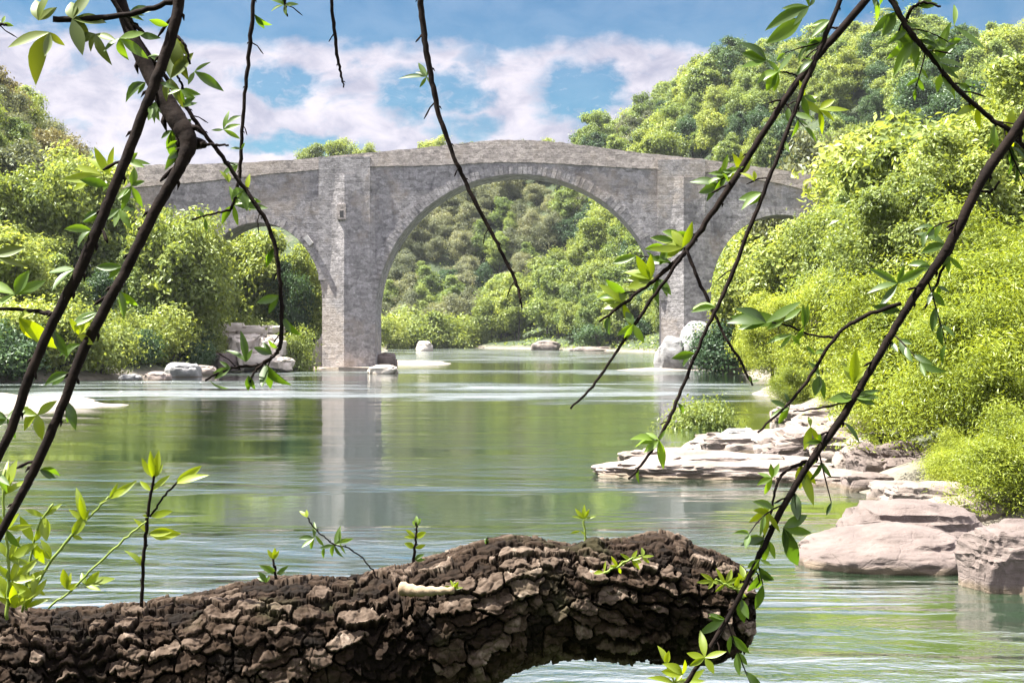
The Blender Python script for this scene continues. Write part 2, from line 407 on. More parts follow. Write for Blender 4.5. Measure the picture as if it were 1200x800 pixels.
def build_terrain():
    xs = np.concatenate([-np.geomspace(2500, 130, 14), np.arange(-128, 128.1, 1.6), np.geomspace(130, 2500, 14)])
    ys = np.concatenate([[-2500, -1200, -500, -200, -90], np.arange(-60, 12, .8), np.arange(12, 480, 1.8), np.geomspace(482, 4000, 14)])
    X, Y = np.meshgrid(xs, ys); Z = height(X, Y)
    far = np.clip((np.hypot(X, Y) - 600) / 1500, 0, 1); Z = Z * (1 - far) + 20 * far
    V = np.stack([X, Y, Z], -1).reshape(-1, 3); nx = len(xs); ny = len(ys)
    i = (np.arange(ny - 1)[:, None] * nx + np.arange(nx - 1)[None]).ravel()
    o = link('ground', mesh_np('ground', V, np.stack([i, i+1, i+nx+1, i+nx], 1), M['ground'], True))
    tag(o, kind='structure')
build_terrain()
b = MB(); b.add([(-120, -40, 0), (120, -40, 0), (120, 345, 0), (-120, 345, 0)], [(0, 1, 2, 3)])
tag(b.build('water', M['water']), kind='structure')

# ------------------------------------------------------------------ bridge
BY = 128.0; BS = BY / F
def bx(px): return (px - 600) * BS
def bz(py): return CAMZ + (HZ - py) * BS
def build_bridge():
    ang = R_(-2.5)
    root = empty('stone_bridge', (0, BY, 0)); root.rotation_euler.z = ang
    tag(root, 'old grey stone bridge with one wide main arch crossing the river', 'bridge')
    top = [(40, 200), (110, 195), (175, 191), (240, 190), (340, 186), (430, 178), (500, 172), (560, 166), (600, 164), (650, 167), (700, 173), (750, 180), (830, 189), (945, 206), (1010, 216)]
    tp = spline(top, 10)
    r = random.Random(3)
    tp = [(p[0], p[1] + r.uniform(-.45, .45)) for p in tp]
    topf = lambda x: np.interp(x, [p[0] for p in tp], [p[1] for p in tp])
    def arc(cx, cy, rx, ry, a0, a1, n=40):
        return [(cx + rx * math.cos(R_(a0 + (a1-a0)*i/n)), cy - ry * math.sin(R_(a0 + (a1-a0)*i/n))) for i in range(n + 1)]
    wat = 440
    bottom = [(1010, wat)] + arc(912, 345, 80, 92, 0, 180, 30) + [(831, wat), (775, wat)] + arc(607, 372, 168.5, 167.5, 0, 180, 56) + [(439, wat), (377, wat)] \
        + arc(300, 352, 76, 92, 0, 180, 30) + [(222, wat), (40, wat)]
    DEP = 4.2
    # front wall body
    outl = [(x, y + 20 + 6*math.sin(x*.013)) for x, y in tp]
    poly = [(bx(x), bz(y)) for x, y in outl + bottom]
    n = len(poly); m = MB()
    m.add([(x, 0, z) for x, z in poly] + [(x, DEP, z) for x, z in poly],
          [tuple(range(n))[::-1], tuple(range(n, 2 * n))] + [(i, (i+1) % n, n + (i+1) % n, n + i) for i in range(n)])
    o = m.build('arched_wall', M['masonry'], root)
    bm = bmesh.new(); bm.from_mesh(o.data); bmesh.ops.recalc_face_normals(bm, faces=bm.faces); bm.to_mesh(o.data); bm.free()
    # parapet band, standing a little proud
    m = MB(); vs = []
    for x, y in tp:
        yb = y + 20.2 + 6*math.sin(x*.013)
        vs += [(bx(x), -.08, bz(yb)), (bx(x), -.08, bz(y)), (bx(x), DEP + .08, bz(y)), (bx(x), DEP + .08, bz(yb))]
    k = len(tp)
    m.add(vs, [(4*i+a, 4*i+4+a, 4*i+4+(a+1) % 4, 4*i+(a+1) % 4) for i in range(k-1) for a in range(4)] + [(0, 1, 2, 3), tuple(4*(k-1)+a for a in (3, 2, 1, 0))])
    m.build('parapet', M['parapet'], root)
    # voussoir rings round each arch
    for cx, cy, rx, ry, th, a0, a1 in ((607, 372, 168.5, 167.5, 11, 4, 176), (300, 352, 76, 92, 9, 4, 176), (912, 345, 80, 92, 9, 4, 176)):
        m = MB(); nv = int((a1 - a0) / 2.6 * rx / 120)
        for i in range(nv):
            b0 = a0 + (a1-a0) * i / nv + .10; b1 = a0 + (a1-a0) * (i+1) / nv - .10
            q = []
            pr = r.uniform(.03, .08); th2 = th * r.uniform(.85, 1.15)
            for aa, rr in ((b0, .35), (b1, .35), (b1, th2), (b0, th2)):
                q.append((cx + (rx + rr) * math.cos(R_(aa)), cy - (ry + rr) * math.sin(R_(aa))))
            m.add([(bx(x), -pr, bz(y)) for x, y in q] + [(bx(x), .2, bz(y)) for x, y in q],
                  [(0,1,2,3), (7,6,5,4), (0,4,5,1), (1,5,6,2), (2,6,7,3), (3,7,4,0)])
        m.build('arch_ring', M['pilaster'], root)
    # piers: pointed cutwater, pilaster above, footing below
    for (xl, xr, ytop, xm) in ((374, 441, 238, 403), (772, 833, 262, 800)):
        m = MB(); hh = [(wat, 1.0), (340, .9), (ytop, .6), (topf((xl + xr) / 2) + 23, .45)]
        vs = []
        for y, kf in hh:
            vs += [(bx(xl + 2), -.02, bz(y)), (bx(xm), -.02 - .55 * kf, bz(y)), (bx(xr - 2), -.02, bz(y))]
        m.add(vs, [(3*i+a, 3*i+a+1, 3*i+4+a, 3*i+3+a) for i in range(3) for a in range(2)] + [(9, 10, 11), (0, 3, 6, 9, 11, 8, 5, 2)[::-1]])
        m.build('cutwater', M['pilaster'], root)
        m = MB(); m.box(bx(xl - 2), bx(xr - 8), -.16, -.03, bz(ytop + 90), bz(topf((xl + xr) / 2) + 2.5))
        m.build('pilaster', M['pilaster'], root)
    m = MB(); a = [(366, -1.0), (380, -2.2), (402, -3.0), (428, -2.3), (449, -1.0), (449, 4.8), (366, 4.8)]
    m.add([(bx(x), y, bz(442)) for x, y in a] + [(bx(x), y, bz(430 + .8 * math.sin(i * 2.1))) for i, (x, y) in enumerate(a)],
          [tuple(range(7))[::-1], tuple(range(7, 14))] + [(i, (i+1) % 7, 7 + (i+1) % 7, 7 + i) for i in range(7)])
    m.build('pier_footing', M['footing'], root)
    m = MB(); m.box(bx(395), bx(405), -.50, -.20, bz(257), bz(239)); nf = m.build('niche_surround', M['parapet'], root)
    m = MB(); m.box(bx(398), bx(402.5), -.51, -.48, bz(254.5), bz(246.5)); m.build('niche_shade_panel', M['niche_shade'], nf)  # dark panel on the surface stands for the recess's shade; nothing is hollow
    m = MB(); m.add([(bx(355), -.5, bz(279)), (bx(359), -.5, bz(275)), (bx(366), -.5, bz(284)), (bx(362), -.5, bz(288)),
                     (bx(355), .1, bz(279)), (bx(359), .1, bz(275)), (bx(366), .1, bz(284)), (bx(362), .1, bz(288))],
                    [(0,1,2,3), (7,6,5,4), (0,4,5,1), (1,5,6,2), (2,6,7,3), (3,7,4,0)])
    m.build('projecting_stone', M['ledge'], root)
build_bridge()

# ------------------------------------------------------------------ rocks
def rock(name, label, cat, loc, size, seed, mat, group=None, rot=0, sub=4, box=.6, lay=.12, rough=.22, tilt=0):
    bm = bmesh.new(); bmesh.ops.create_icosphere(bm, subdivisions=sub, radius=1)
    off = Vector((seed * 7.31, seed * 3.17, seed * 1.73))
    sx, sy, sz = size; mean = (sx + sy + sz) / 3
    for v in bm.verts:
        p = v.co.copy()
        q = Vector([math.copysign(abs(c) ** box, c) for c in p])
        q = q / max(.9, q.length ** .5)
        n1 = mnoise.fractal(p * 1.1 + off, .9, 2.1, 4)
        n2 = mnoise.ridged_multi_fractal(p * 1.6 + off, .9, 2.2, 4, 1, 2) - 1.0
        q *= 1 + rough * n1 + rough * .22 * n2
        if lay:
            zz = (q.z + .12 * n1) / lay; st = math.floor(zz) + min(1, (zz - math.floor(zz)) * 3.0)
            kk = .05 * (mnoise.noise(Vector((st * 3.1, seed, 0))))
            q.x *= 1 + kk + .03 * (zz - math.floor(zz)); q.y *= 1 + kk; q.z = q.z * .5 + (st * lay - .12 * n1) * .5
        q += Vector((mnoise.noise(p * 9 + off), mnoise.noise(p * 9 - off), mnoise.noise(p * 9.7 + off))) * .018
        v.co = Vector((q.x * sx, q.y * sy, q.z * sz))
    me = bpy.data.meshes.new(name); bm.to_mesh(me); bm.free(); me.materials.append(mat)
    me.polygons.foreach_set('use_smooth', [True] * len(me.polygons))
    try: me.set_sharp_from_angle(angle=R_(38))
    except Exception: pass
    o = link(name, me); o.location = loc; o.rotation_euler = (tilt, tilt * .6, rot)
    tag(o, label, cat, group)
    return o

def prock(px, pyb, wpx, hpx, seed, label, mat='rock', name='boulder', dep=1.0, sink=.3, group=None, z0=None, **kw):
    """a rock whose foot is seen at (px, pyb), wpx wide and hpx tall in the photograph, at the distance of the water there"""
    Y = wy(pyb) if z0 is None else z0
    w = wpx / F * Y / 2; h = hpx / F * Y
    zf = CAMZ - (pyb - HZ) / F * Y
    p = at(px, pyb, Y)
    sz = h * .5 * (1 + sink); zf -= h * .14
    return rock(name, label, name.split('_')[-1], (p.x, Y + w * dep * .8, zf + h - sz), (w, w * dep, sz), seed, M[mat], group, **kw)

gR = 'rocks along the right bank'
prock(1066, 671, 236, 50, 1, 'large smooth grey-pink boulder at the water edge in the right bank foreground', sub=6, dep=.8, box=.8, rough=.15, lay=0, group=gR, sink=.6)
prock(1085, 642, 190, 52, 2, 'broad tilted grey slab resting behind the large smooth boulder', dep=.8, sub=5, rough=.15, lay=.25, group=gR, sink=.9, tilt=.06)
prock(1216, 695, 140, 88, 3, 'tall grey boulder cut off by the right edge of the photo', sub=6, dep=.9, rough=.2, group=gR, sink=.5)
prock(1110, 605, 125, 40, 4, 'pale white rock between the grey slab and the willow', 'pale_rock', sub=5, dep=.8, group=gR, sink=.6, rough=.3)
prock(1060, 590, 70, 26, 5, 'small pale white rock left of the pale rock under the willow', 'pale_rock', dep=.9, group=gR, sink=.6, rough=.3)
prock(1022, 575, 60, 22, 6, 'small dark-sided block at the right end of the rock shelf', 'rock', dep=.9, group=gR, sink=.5, rough=.3, box=.45)
prock(985, 570, 90, 20, 7, 'low pale slab at the water edge beside the rock shelf', 'pale_rock', dep=1.0, group=gR, sink=.8)
prock(850, 560, 300, 26, 8, 'long flat pale rock shelf reaching out into the river', 'pale_rock', 'rock_shelf', dep=.55, sub=6, sink=1.0, rough=.2, lay=.3, box=.8, group=gR)
prock(790, 540, 120, 16, 9, 'thin pale ledge on the tip of the rock shelf', 'pale_rock', 'rock_ledge', dep=.6, sub=5, sink=1.0, rough=.3, lay=.3, group=gR)
prock(905, 530, 170, 26, 10, 'raised pale ledge in the middle of the rock shelf', 'pale_rock', 'rock_ledge', dep=.6, sub=5, sink=1.0, rough=.3, lay=.3, group=gR)
prock(868, 520, 44, 20, 11, 'dark square block standing on the rock shelf', 'grey_rock', dep=.9, box=.45, group=gR)
prock(965, 540, 130, 40, 12, 'pale broken rocks where the rock shelf meets the bushes', 'pale_rock', dep=.8, sub=5, rough=.35, group=gR, sink=.6)
prock(1000, 520, 120, 36, 13, 'pale boulder below the yellow-green bushes above the shelf', 'pale_rock', dep=.8, sub=5, rough=.35, group=gR, sink=.6)
prock(1060, 560, 110, 44, 14, 'shaded brown rock face under the bushes above the pale white rocks', 'rock', dep=.8, sub=5, rough=.35, group=gR, sink=.6)
prock(960, 495, 90, 24, 15, 'pale slab at the foot of the bushes beyond the rock shelf', 'pale_rock', dep=.8, sub=5, rough=.3, group=gR)
prock(1150, 612, 70, 26, 61, 'small white rock under the willow right of the pale white rock', 'pale_rock', dep=.9, group=gR, sink=.5, rough=.35)
prock(930, 566, 50, 12, 62, 'little flat stone in the water left of the low pale slab', 'pale_rock', dep=.9, group=gR, sink=.6, rough=.3)
prock(1010, 552, 60, 24, 63, 'tilted pale block behind the small dark-sided block', 'pale_rock', dep=.8, group=gR, rough=.35, box=.45, tilt=.2)
prock(925, 545, 56, 22, 64, 'broken pale block on the middle of the rock shelf', 'rock', dep=.8, group=gR, rough=.35, box=.45, tilt=-.15)
prock(1035, 535, 60, 26, 65, 'brown shaded block below the low willow bush', 'rock', dep=.8, group=gR, rough=.35, box=.5)
prock(975, 512, 40, 18, 66, 'small pale stone high on the rock shelf by the bushes', 'pale_rock', dep=.8, group=gR, rough=.3)
gP = 'rocks by the right pier'
prock(822, 433, 52, 66, 16, 'big rounded light grey boulder leaning on the right pier', 'grey_rock', dep=.8, sub=5, box=.8, rough=.15, lay=0, group=gP, sink=.2)
prock(788, 433, 34, 40, 17, 'narrow grey rock in front of the right pier foot', 'grey_rock', dep=.8, group=gP)
prock(862, 438, 34, 16, 18, 'small white rock at the water edge right of the right pier', 'pale_rock', dep=.8, group=gP)
prock(640, 410, 34, 13, 19, 'dark brown rocks on the far bank under the main arch', 'dark_rock', dep=.8, group='rocks on the far bank')
prock(700, 411, 60, 6, 20, 'low grey rocks lying along the far waterline under the main arch', 'dark_rock', dep=.6, group='rocks on the far bank')
prock(497, 411, 20, 12, 21, 'pale ochre rock among the shrubs on the far bank', 'far_rock', dep=.8, group='rocks on the far bank')
gL = 'pale blocks on the left bank'
for i, (px, py, w, h, lab, Y) in enumerate(((300, 426, 46, 20, 'broad cream rock block lowest on the left bank beside the arch', 116),
        (262, 428, 40, 18, 'shaded grey-brown rock at the left foot of the cream outcrop', 116),
        (318, 412, 34, 20, 'cracked cream rock block at the right side of the outcrop', 119),
        (282, 408, 44, 20, 'long cream rock slab in the middle of the left bank outcrop', 119),
        (300, 392, 50, 14, 'flat cream rock slab above the middle slab of the outcrop', 121),
        (268, 388, 30, 12, 'small cream rock at the upper left of the outcrop', 121),
        (328, 430, 30, 12, 'low cream stone at the water right below the outcrop', 115))):
    prock(px, py, w, h, 30 + i, lab, 'rock' if i == 1 else 'far_rock', 'rock_block', dep=.9, group=gL, z0=Y, box=.5, rough=.34, lay=.45, rot=i * .7, tilt=.08 * (i % 3 - 1))
prock(383, 429, 34, 44, 40, 'rust-stained pale rock on the left side of the left pier foot', 'far_rock', dep=.8, group='rocks by the left pier', z0=131)
prock(452, 430, 26, 20, 41, 'small dark reddish rock right of the left pier foot', 'rock', dep=.9, group='rocks by the left pier', z0=130)
prock(448, 438, 36, 12, 42, 'pale flat stone at the water right of the left pier foot', 'far_rock', dep=.8, group='rocks by the left pier')
for i, (px, py, w, h) in enumerate(((150, 446, 26, 9), (182, 446, 30, 12), (212, 442, 40, 20), (236, 440, 36, 14), (345, 433, 40, 8))):
    prock(px, py, w, h, 50 + i, ('small grey stone at the left waterline, farthest left of five', 'white-topped stone at the left waterline right of the small grey one',
          'rounded grey rock at the left waterline below the bushes', 'flat light rock at the left waterline nearest the cream outcrop',
          'low pale stone in the shallow water left of the left pier')[i], ('grey_rock', 'pale_rock', 'grey_rock', 'pale_rock', 'pale_rock')[i], 'shore_rock', dep=.9, group='stones along the left waterline')

def bar(name, label, cx, cy, rx, ry, h, mat, seed):
    xs = np.linspace(-1, 1, 60); ys = np.linspace(-1, 1, 60); X, Y = np.meshgrid(xs, ys)
    ang = np.arctan2(Y, X); r = np.hypot(X, Y); edge = .72 + .5 * vnoise(np.cos(ang) * 2 + 9, np.sin(ang) * 2 + 9, 1.0, seed)
    Z = h * np.clip(1 - (r / edge) ** 2, -.6, 1) + vnoise(X * rx, Y * ry, .35, seed + 1) * h * 1.1 + vnoise(X * rx, Y * ry, 1.3, seed + 1) * h * .3
    V = np.stack([X * rx, Y * ry, Z], -1).reshape(-1, 3)
    i = (np.arange(59)[:, None] * 60 + np.arange(59)[None]).ravel()
    o = link(name, mesh_np(name, V, np.stack([i, i+1, i+61, i+60], 1), mat, True)); o.location = (cx, cy, 0)
    return tag(o, label=label, kind='structure')
bar('sandbank', 'pale sand spit at the left edge of the river', -25.5, 62, 10, 10, .5, M['sand'], 3)
bar('gravel_bar', 'white gravel bar beside the left pier under the arch', -10.5, 152, 6.5, 20, .22, M['sand'], 4)
bar('gravel_bank', 'thin pale gravel bar at the foot of the right pier', 12, 123, 6, 3.5, .16, M['sand'], 8)

# ------------------------------------------------------------------ trees
def crown_mesh(name, mat, seed, Hh, Rw, nlobes, nleaf, lsize, aspect=.55, low=.25, lobe=.36, flat=.8, spread=.17, droop=0.0):
    """leaf-sized faces gathered in sprays on the skin of many overlapping boughs; the foot of the tree is the origin"""
    r = np.random.default_rng(seed)
    cz = Hh * (low + 1) / 2; rz = Hh * (1 - low) / 2
    C = []
    while len(C) < nlobes:
        p = r.normal(size=3); p /= np.linalg.norm(p); p *= r.uniform(.30, .92)
        if p[2] < -.55 and r.random() < .7: continue
        C.append(p * [Rw, Rw, rz] + [0, 0, cz])
    C = np.array(C); LR = r.uniform(.5, 1.35, nlobes) * lobe * Rw * (1.15 - .35 * np.clip((C[:, 2] - cz) / rz, -1, 1))
    ncl = nlobes * 34
    li = r.integers(0, nlobes, ncl)
    d = r.normal(size=(ncl, 3)); d[:, 2] += .35; d /= np.linalg.norm(d, axis=1)[:, None]
    K = C[li] + d * LR[li][:, None] * (r.uniform(.55, 1.12, ncl) + np.clip(r.normal(size=ncl) - 1.1, 0, 1) * .55)[:, None] * [1, 1, flat]
    dist = np.linalg.norm((K[:, None] - C[None]) / [1, 1, flat], axis=2) / LR[None]
    dist[np.arange(ncl), li] = 9
    keep = (dist.min(1) > .70) | (r.random(ncl) < .20)
    K, d, li = K[keep], d[keep], li[keep]
    kz = r.uniform(.5, 1.5, len(K))
    ki = r.choice(len(K), nleaf, p=kz / kz.sum())
    sg = spread * LR[li[ki]] * np.sqrt(kz[ki])
    g = r.normal(size=(nleaf, 3)); g[:, 2] *= .7
    P = K[ki] + g * sg[:, None] * 1.5
    P[:, 2] -= droop * np.abs(r.normal(size=nleaf)) * LR[li[ki]]
    P[:, 2] = np.maximum(P[:, 2], .12)
    nrm = d[ki] * .6 + r.normal(size=(nleaf, 3)) * .55 + g * .25 + [0, 0, .40]
    nrm /= np.linalg.norm(nrm, axis=1)[:, None]
    t = np.cross(nrm, r.normal(size=(nleaf, 3)))
    if droop: t[:, 2] -= 1.0 * droop
    t -= nrm * (t * nrm).sum(1)[:, None]
    t /= np.linalg.norm(t, axis=1)[:, None]
    s = np.cross(nrm, t)
    L = lsize * r.uniform(.6, 1.4, nleaf)[:, None]; W = L * aspect
    V = np.stack([P - t * L * .5, P + s * W * .5 - t * L * .05 + nrm * L * .06, P + t * L * .5 - nrm * L * .10, P - s * W * .5 - t * L * .05 + nrm * L * .06], 1).reshape(-1, 3)
    return mesh_np(name, V, np.arange(nleaf * 4).reshape(-1, 4), mat), C

def trunk_mesh(name, C, Hh, rad, seed):
    r = random.Random(seed); m = MB()
    pts = [(0, 0, -.8), (0, 0, 0)] + [(r.uniform(-.15, .15) * i, r.uniform(-.15, .15) * i, Hh * .17 * i) for i in (1, 2, 3, 4)]
    pp = spline(pts, 4); k = len(pp)
    m.tube(pp, [rad * (1.3 - 1.15 * i / (k - 1)) for i in range(k)], 8)
    for c in C[::2]:
        zt = min(c[2] * .7, Hh * .6); base = min(pp, key=lambda p: abs(p[2] - zt))
        mid = (np.array(base) * .5 + c * .5) + [0, 0, -.05 * Hh]
        q = spline([tuple(base), tuple(mid), tuple(c)], 4)
        m.tube(q, [rad * (.42 - .36 * i / (len(q) - 1)) for i in range(len(q))], 5)
    me = bpy.data.meshes.new(name); me.from_pydata(m.v, [], m.f); me.materials.append(M['bark'])
    return me

PROTO = {}
def proto(kind, nvar, **kw):
    PROTO[kind] = []
    tr = kw.pop('tr', .16); mat = kw.pop('mat')
    for v in range(nvar):
        sd_ = sum(map(ord, kind)) * 31 + v
        me, C = crown_mesh('crown', M[mat], sd_, **kw)
        PROTO[kind].append((me, trunk_mesh('trunk', C, kw['Hh'], tr, sd_)))
proto('ash',    3, mat='ash',    Hh=10, Rw=3.4, nlobes=34, nleaf=13000, lsize=.36, low=.06, lobe=.30, spread=.21)
proto('poplar', 3, mat='poplar', Hh=10, Rw=3.0, nlobes=34, nleaf=13000, lsize=.34, low=.06, lobe=.30, spread=.21)
proto('oak',    3, mat='oak',    Hh=8,  Rw=3.8, nlobes=30, nleaf=14000, lsize=.28, low=.08, lobe=.31, spread=.19)
proto('brown',  2, mat='brown',  Hh=8,  Rw=3.6, nlobes=26, nleaf=14000, lsize=.28, low=.12, lobe=.34, spread=.14)
proto('dark',   2, mat='dark',   Hh=9,  Rw=3.2, nlobes=30, nleaf=13000, lsize=.30, low=.03, lobe=.32, spread=.2)
proto('bush',   3, mat='ash',    Hh=3.2, Rw=2.2, nlobes=22, nleaf=8000, lsize=.20, low=0, lobe=.34, spread=.25)
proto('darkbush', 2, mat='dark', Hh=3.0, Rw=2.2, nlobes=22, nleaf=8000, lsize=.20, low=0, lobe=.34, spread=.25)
proto('willowbush', 3, mat='willow', Hh=5.0, Rw=2.5, nlobes=40, nleaf=52000, lsize=.14, aspect=.30, low=.0, lobe=.28, spread=.26, droop=.10, tr=.10)
proto('nearash', 2, mat='ash', Hh=9.0, Rw=3.1, nlobes=40, nleaf=46000, lsize=.19, aspect=.5, low=.03, lobe=.28, spread=.22)
proto('nearwillow', 2, mat='willow', Hh=8.0, Rw=2.9, nlobes=40, nleaf=52000, lsize=.16, aspect=.36, low=.03, lobe=.29, spread=.24, droop=.05)
KW = {'ash': ('ash_tree', 'bright green leafy tree', 'tree'), 'poplar': ('poplar_tree', 'mid-green leafy tree', 'tree'), 'oak': ('oak_tree', 'grey-green rounded oak', 'tree'),
      'brown': ('oak_tree', 'brownish olive oak', 'tree'), 'dark': ('evergreen_tree', 'dark green tree', 'tree'), 'bush': ('bush', 'bright green bush', 'bush'),
      'darkbush': ('bush', 'dark green bush', 'bush'), 'willowbush': ('willow_bush', 'yellow-green feathery willow bush', 'bush'),
      'nearash': ('ash_tree', 'bright green tree with small leaves', 'tree'), 'nearwillow': ('willow_tree', 'yellow-green willow tree', 'tree')}
HT = {'ash': 10, 'poplar': 10, 'oak': 8, 'brown': 8, 'dark': 9, 'bush': 3.2, 'darkbush': 3, 'willowbush': 5, 'nearash': 9, 'nearwillow': 8}
rt = random.Random(11)
def plant(kind, x, y, h, where, group, z=None, label=None, wide=1.0):
    nm, ph, cat = KW[kind]
    crown, trunk = PROTO[kind][rt.randrange(len(PROTO[kind]))]
    z = hz(x, y) if z is None else z
    e = empty(nm, (x, y, z - .1)); k = h / HT[kind]
    e.scale = (k * wide, k * wide, k); e.rotation_euler.z = rt.uniform(0, 6.28)
    tag(e, label or f'{ph} {where}', cat, group)
    link('crown', crown, e); link('trunk', trunk, e)
    return e
def ptree(kind, px, ptop, Y, where, group, label=None, wide=1.0, base=None):
    """a tree whose top shows at (px, ptop) from its real distance; it stands on the ground there"""
    x = (px - 600) / F * Y; z = hz(x, Y) if base is None else base
    h = CAMZ + (HZ - ptop) / F * Y - z
    return plant(kind, x, Y, max(h, 1.0), where, group, z, label, wide)

def scatter(x0, x1, y0, y1, step, dmin, dmax, kinds, h0, h1, where, group, pxr=(-60, 1260), lift=1.0, seed=1, skip=None):
    r = random.Random(seed); n = 0
    y = y0
    while y < y1:
        x = x0 + r.uniform(0, step)
        while x < x1:
            X = x + r.uniform(-.35, .35) * step; Y = y + r.uniform(-.4, .4) * step
            x += step
            px = 600 + F * X / Y
            if not pxr[0] < px < pxr[1]: continue
            d = float(river_d(np.array([X]), np.array([Y]))[0])
            if not dmin < d < dmax: continue
            if skip and skip(X, Y, px): continue
            k = r.choices(list(kinds), list(kinds.values()))[0]
            dd = 'by the water ' if d < 6 else 'part-way up ' if d < 25 else 'high up '
            h = r.uniform(h0 * .8, h1 * 1.12) * HT[k] / 10
            plant(k, X, Y, h, dd + where, group, wide=r.uniform(.78, 1.2)); n += 1
        y += step
    return n
gl = 'trees on the left bank in front of the bridge'
cnt = {}
cnt['lf'] = scatter(-70, -18, 88, 122, 5.2, 3.5, 40, {'ash': 5, 'poplar': 3, 'dark': .8}, 7.5, 10.5, 'on the near left bank', gl, (-60, 345), seed=2,
                    skip=lambda X, Y, px: px > 235 and Y > 104)
cnt['ls'] = scatter(-60, -20, 88, 118, 3.2, .6, 4.5, {'bush': 4, 'darkbush': 3}, 7, 13, 'on the near left bank', 'bushes along the left waterline', (-60, 250), seed=3)
cnt['lh'] = scatter(-100, -22, 134, 240, 6.5, 4, 85, {'brown': 3, 'oak': 4, 'ash': 1, 'poplar': 1}, 8, 11, 'on the left hill beyond the bridge', 'trees on the left hill beyond the bridge', (-40, 215), seed=4)
cnt['la'] = scatter(-75, -20, 136, 250, 6, 2, 50, {'ash': 5, 'poplar': 2}, 8, 11, 'behind the left arch of the bridge', 'trees behind the left arch', (215, 430), seed=5)
cnt['rb'] = scatter(12, 60, 60, 126, 5.0, 2.5, 26, {'ash': 5, 'poplar': 3, 'willowbush': 1}, 8, 11, 'on the near right bank', 'trees on the right bank this side of the bridge', (860, 1260), seed=6, skip=lambda X, Y, px: px < 970 and HZ - (hz(X, Y) + 10.5 - CAMZ) / Y * F < 232)
cnt['rh'] = scatter(22, 130, 134, 345, 7.0, 4, 95, {'poplar': 4, 'dark': 2, 'ash': 3}, 9, 12, 'on the right hill beyond the bridge', 'trees on the right hill beyond the bridge', (690, 1240), seed=7)
cnt['rt'] = scatter(20, 190, 335, 440, 7.5, 3, 190, {'poplar': 4, 'dark': 2.5, 'ash': 3}, 12, 16, 'on the right hilltop beyond the bridge', 'trees on the right hilltop', (690, 1100), seed=17)
cnt['fh'] = scatter(-85, 70, 330, 425, 6.2, 3, 100, {'oak': 6, 'poplar': 1.5, 'dark': 1}, 9, 12, 'on the wooded hill behind the main arch', 'trees on the hill behind the main arch', (170, 775), seed=8, skip=lambda X, Y, px: (px > 575 and Y < 346) or px < 445 and HZ - (hz(X, Y) + 7 - CAMZ) / Y * F > np.interp(px, [175, 430, 600], [186, 175, 160]))
cnt['fr'] = scatter(-12, 70, 262, 345, 6.0, 2.5, 70, {'ash': 5, 'poplar': 2, 'dark': .6}, 10, 15, 'in the right half of the main arch', 'bright trees in the right half of the main arch', (575, 790), seed=18)
print('trees', cnt, sum(cnt.values()))

gr = 'trees and bushes close on the right bank'
for k, px, pt, Y, lab, wd in (
    ('willowbush', 1175, 330, 27, 'feathery yellow-green willow bush above the tall cut-off boulder', 1.1),
    ('willowbush', 1110, 330, 31, 'broad yellow-green willow bush above the pale white rocks', 1.15),
    ('willowbush', 1215, 270, 31, 'tall yellow-green willow bush at the right frame edge', 1.1),
    ('willowbush', 1185, 470, 23.5, 'low yellow-green willow bush right above the tall cut-off boulder', 1.25),
    ('willowbush', 1120, 500, 26, 'low yellow-green willow bush spilling over the pale white rock', 1.25),
    ('willowbush', 1040, 400, 36, 'low yellow-green willow bush over the shaded brown rock', 1.1),
    ('willowbush', 1075, 300, 40, 'upright yellow-green willow bush behind the broad one', 1.0),
    ('willowbush', 1150, 240, 42, 'tall yellow-green willow bush behind the boulder bushes', 1.0),
    ('willowbush', 985, 430, 50, 'small yellow-green willow bush behind the rock shelf', 1.1),
    ('willowbush', 935, 420, 60, 'yellow-green willow bush at the inner end of the rock shelf', 1.0),
    ('nearwillow', 960, 300, 66, 'glowing yellow willow in front of the darker right bank trees', 1.0),
    ('nearash', 1050, 190, 58, 'leafy bright green tree behind the tall willow bushes', 1.0),
    ('nearash', 1130, 130, 60, 'tall bright green tree high on the right bank', 1.0),
    ('nearash', 1205, 60, 62, 'tallest bright green tree at the right frame edge', 1.0),
    ('nearash', 1000, 215, 76, 'rounded bright green tree halfway along the right bank', 1.0),
    ('nearwillow', 905, 330, 86, 'yellow-green willow leaning over the water near the right pier', 1.0),
    ('ash', 940, 235, 100, 'rounded bright tree hiding the right end of the bridge', 1.0),
    ('ash', 1035, 165, 104, 'broad bright tree above the right end of the bridge', 1.0),
    ('ash', 1050, 112, 112, 'tall bright tree on the slope right of the bridge', 1.0),
    ('ash', 880, 280, 112, 'bright tree growing inside the right arch', .9),
    ('ash', 905, 240, 137, 'bright tree behind the right arch', 1.0),
    ('ash', 862, 275, 139, 'bright tree behind the right arch beside the right pier', .8),
    ('oak', 962, 165, 134, 'grey-brown oak standing at the right end of the bridge', .8),
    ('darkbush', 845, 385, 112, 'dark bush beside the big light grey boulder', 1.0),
    ('bush', 868, 370, 118, 'bright bush right of the light grey boulder', 1.0),
    ('bush', 815, 465, 47, 'small fresh green bush standing on the tip of the rock shelf', .8)):
    ptree(k, px, pt, Y, '', gr, lab, wd, base=None)
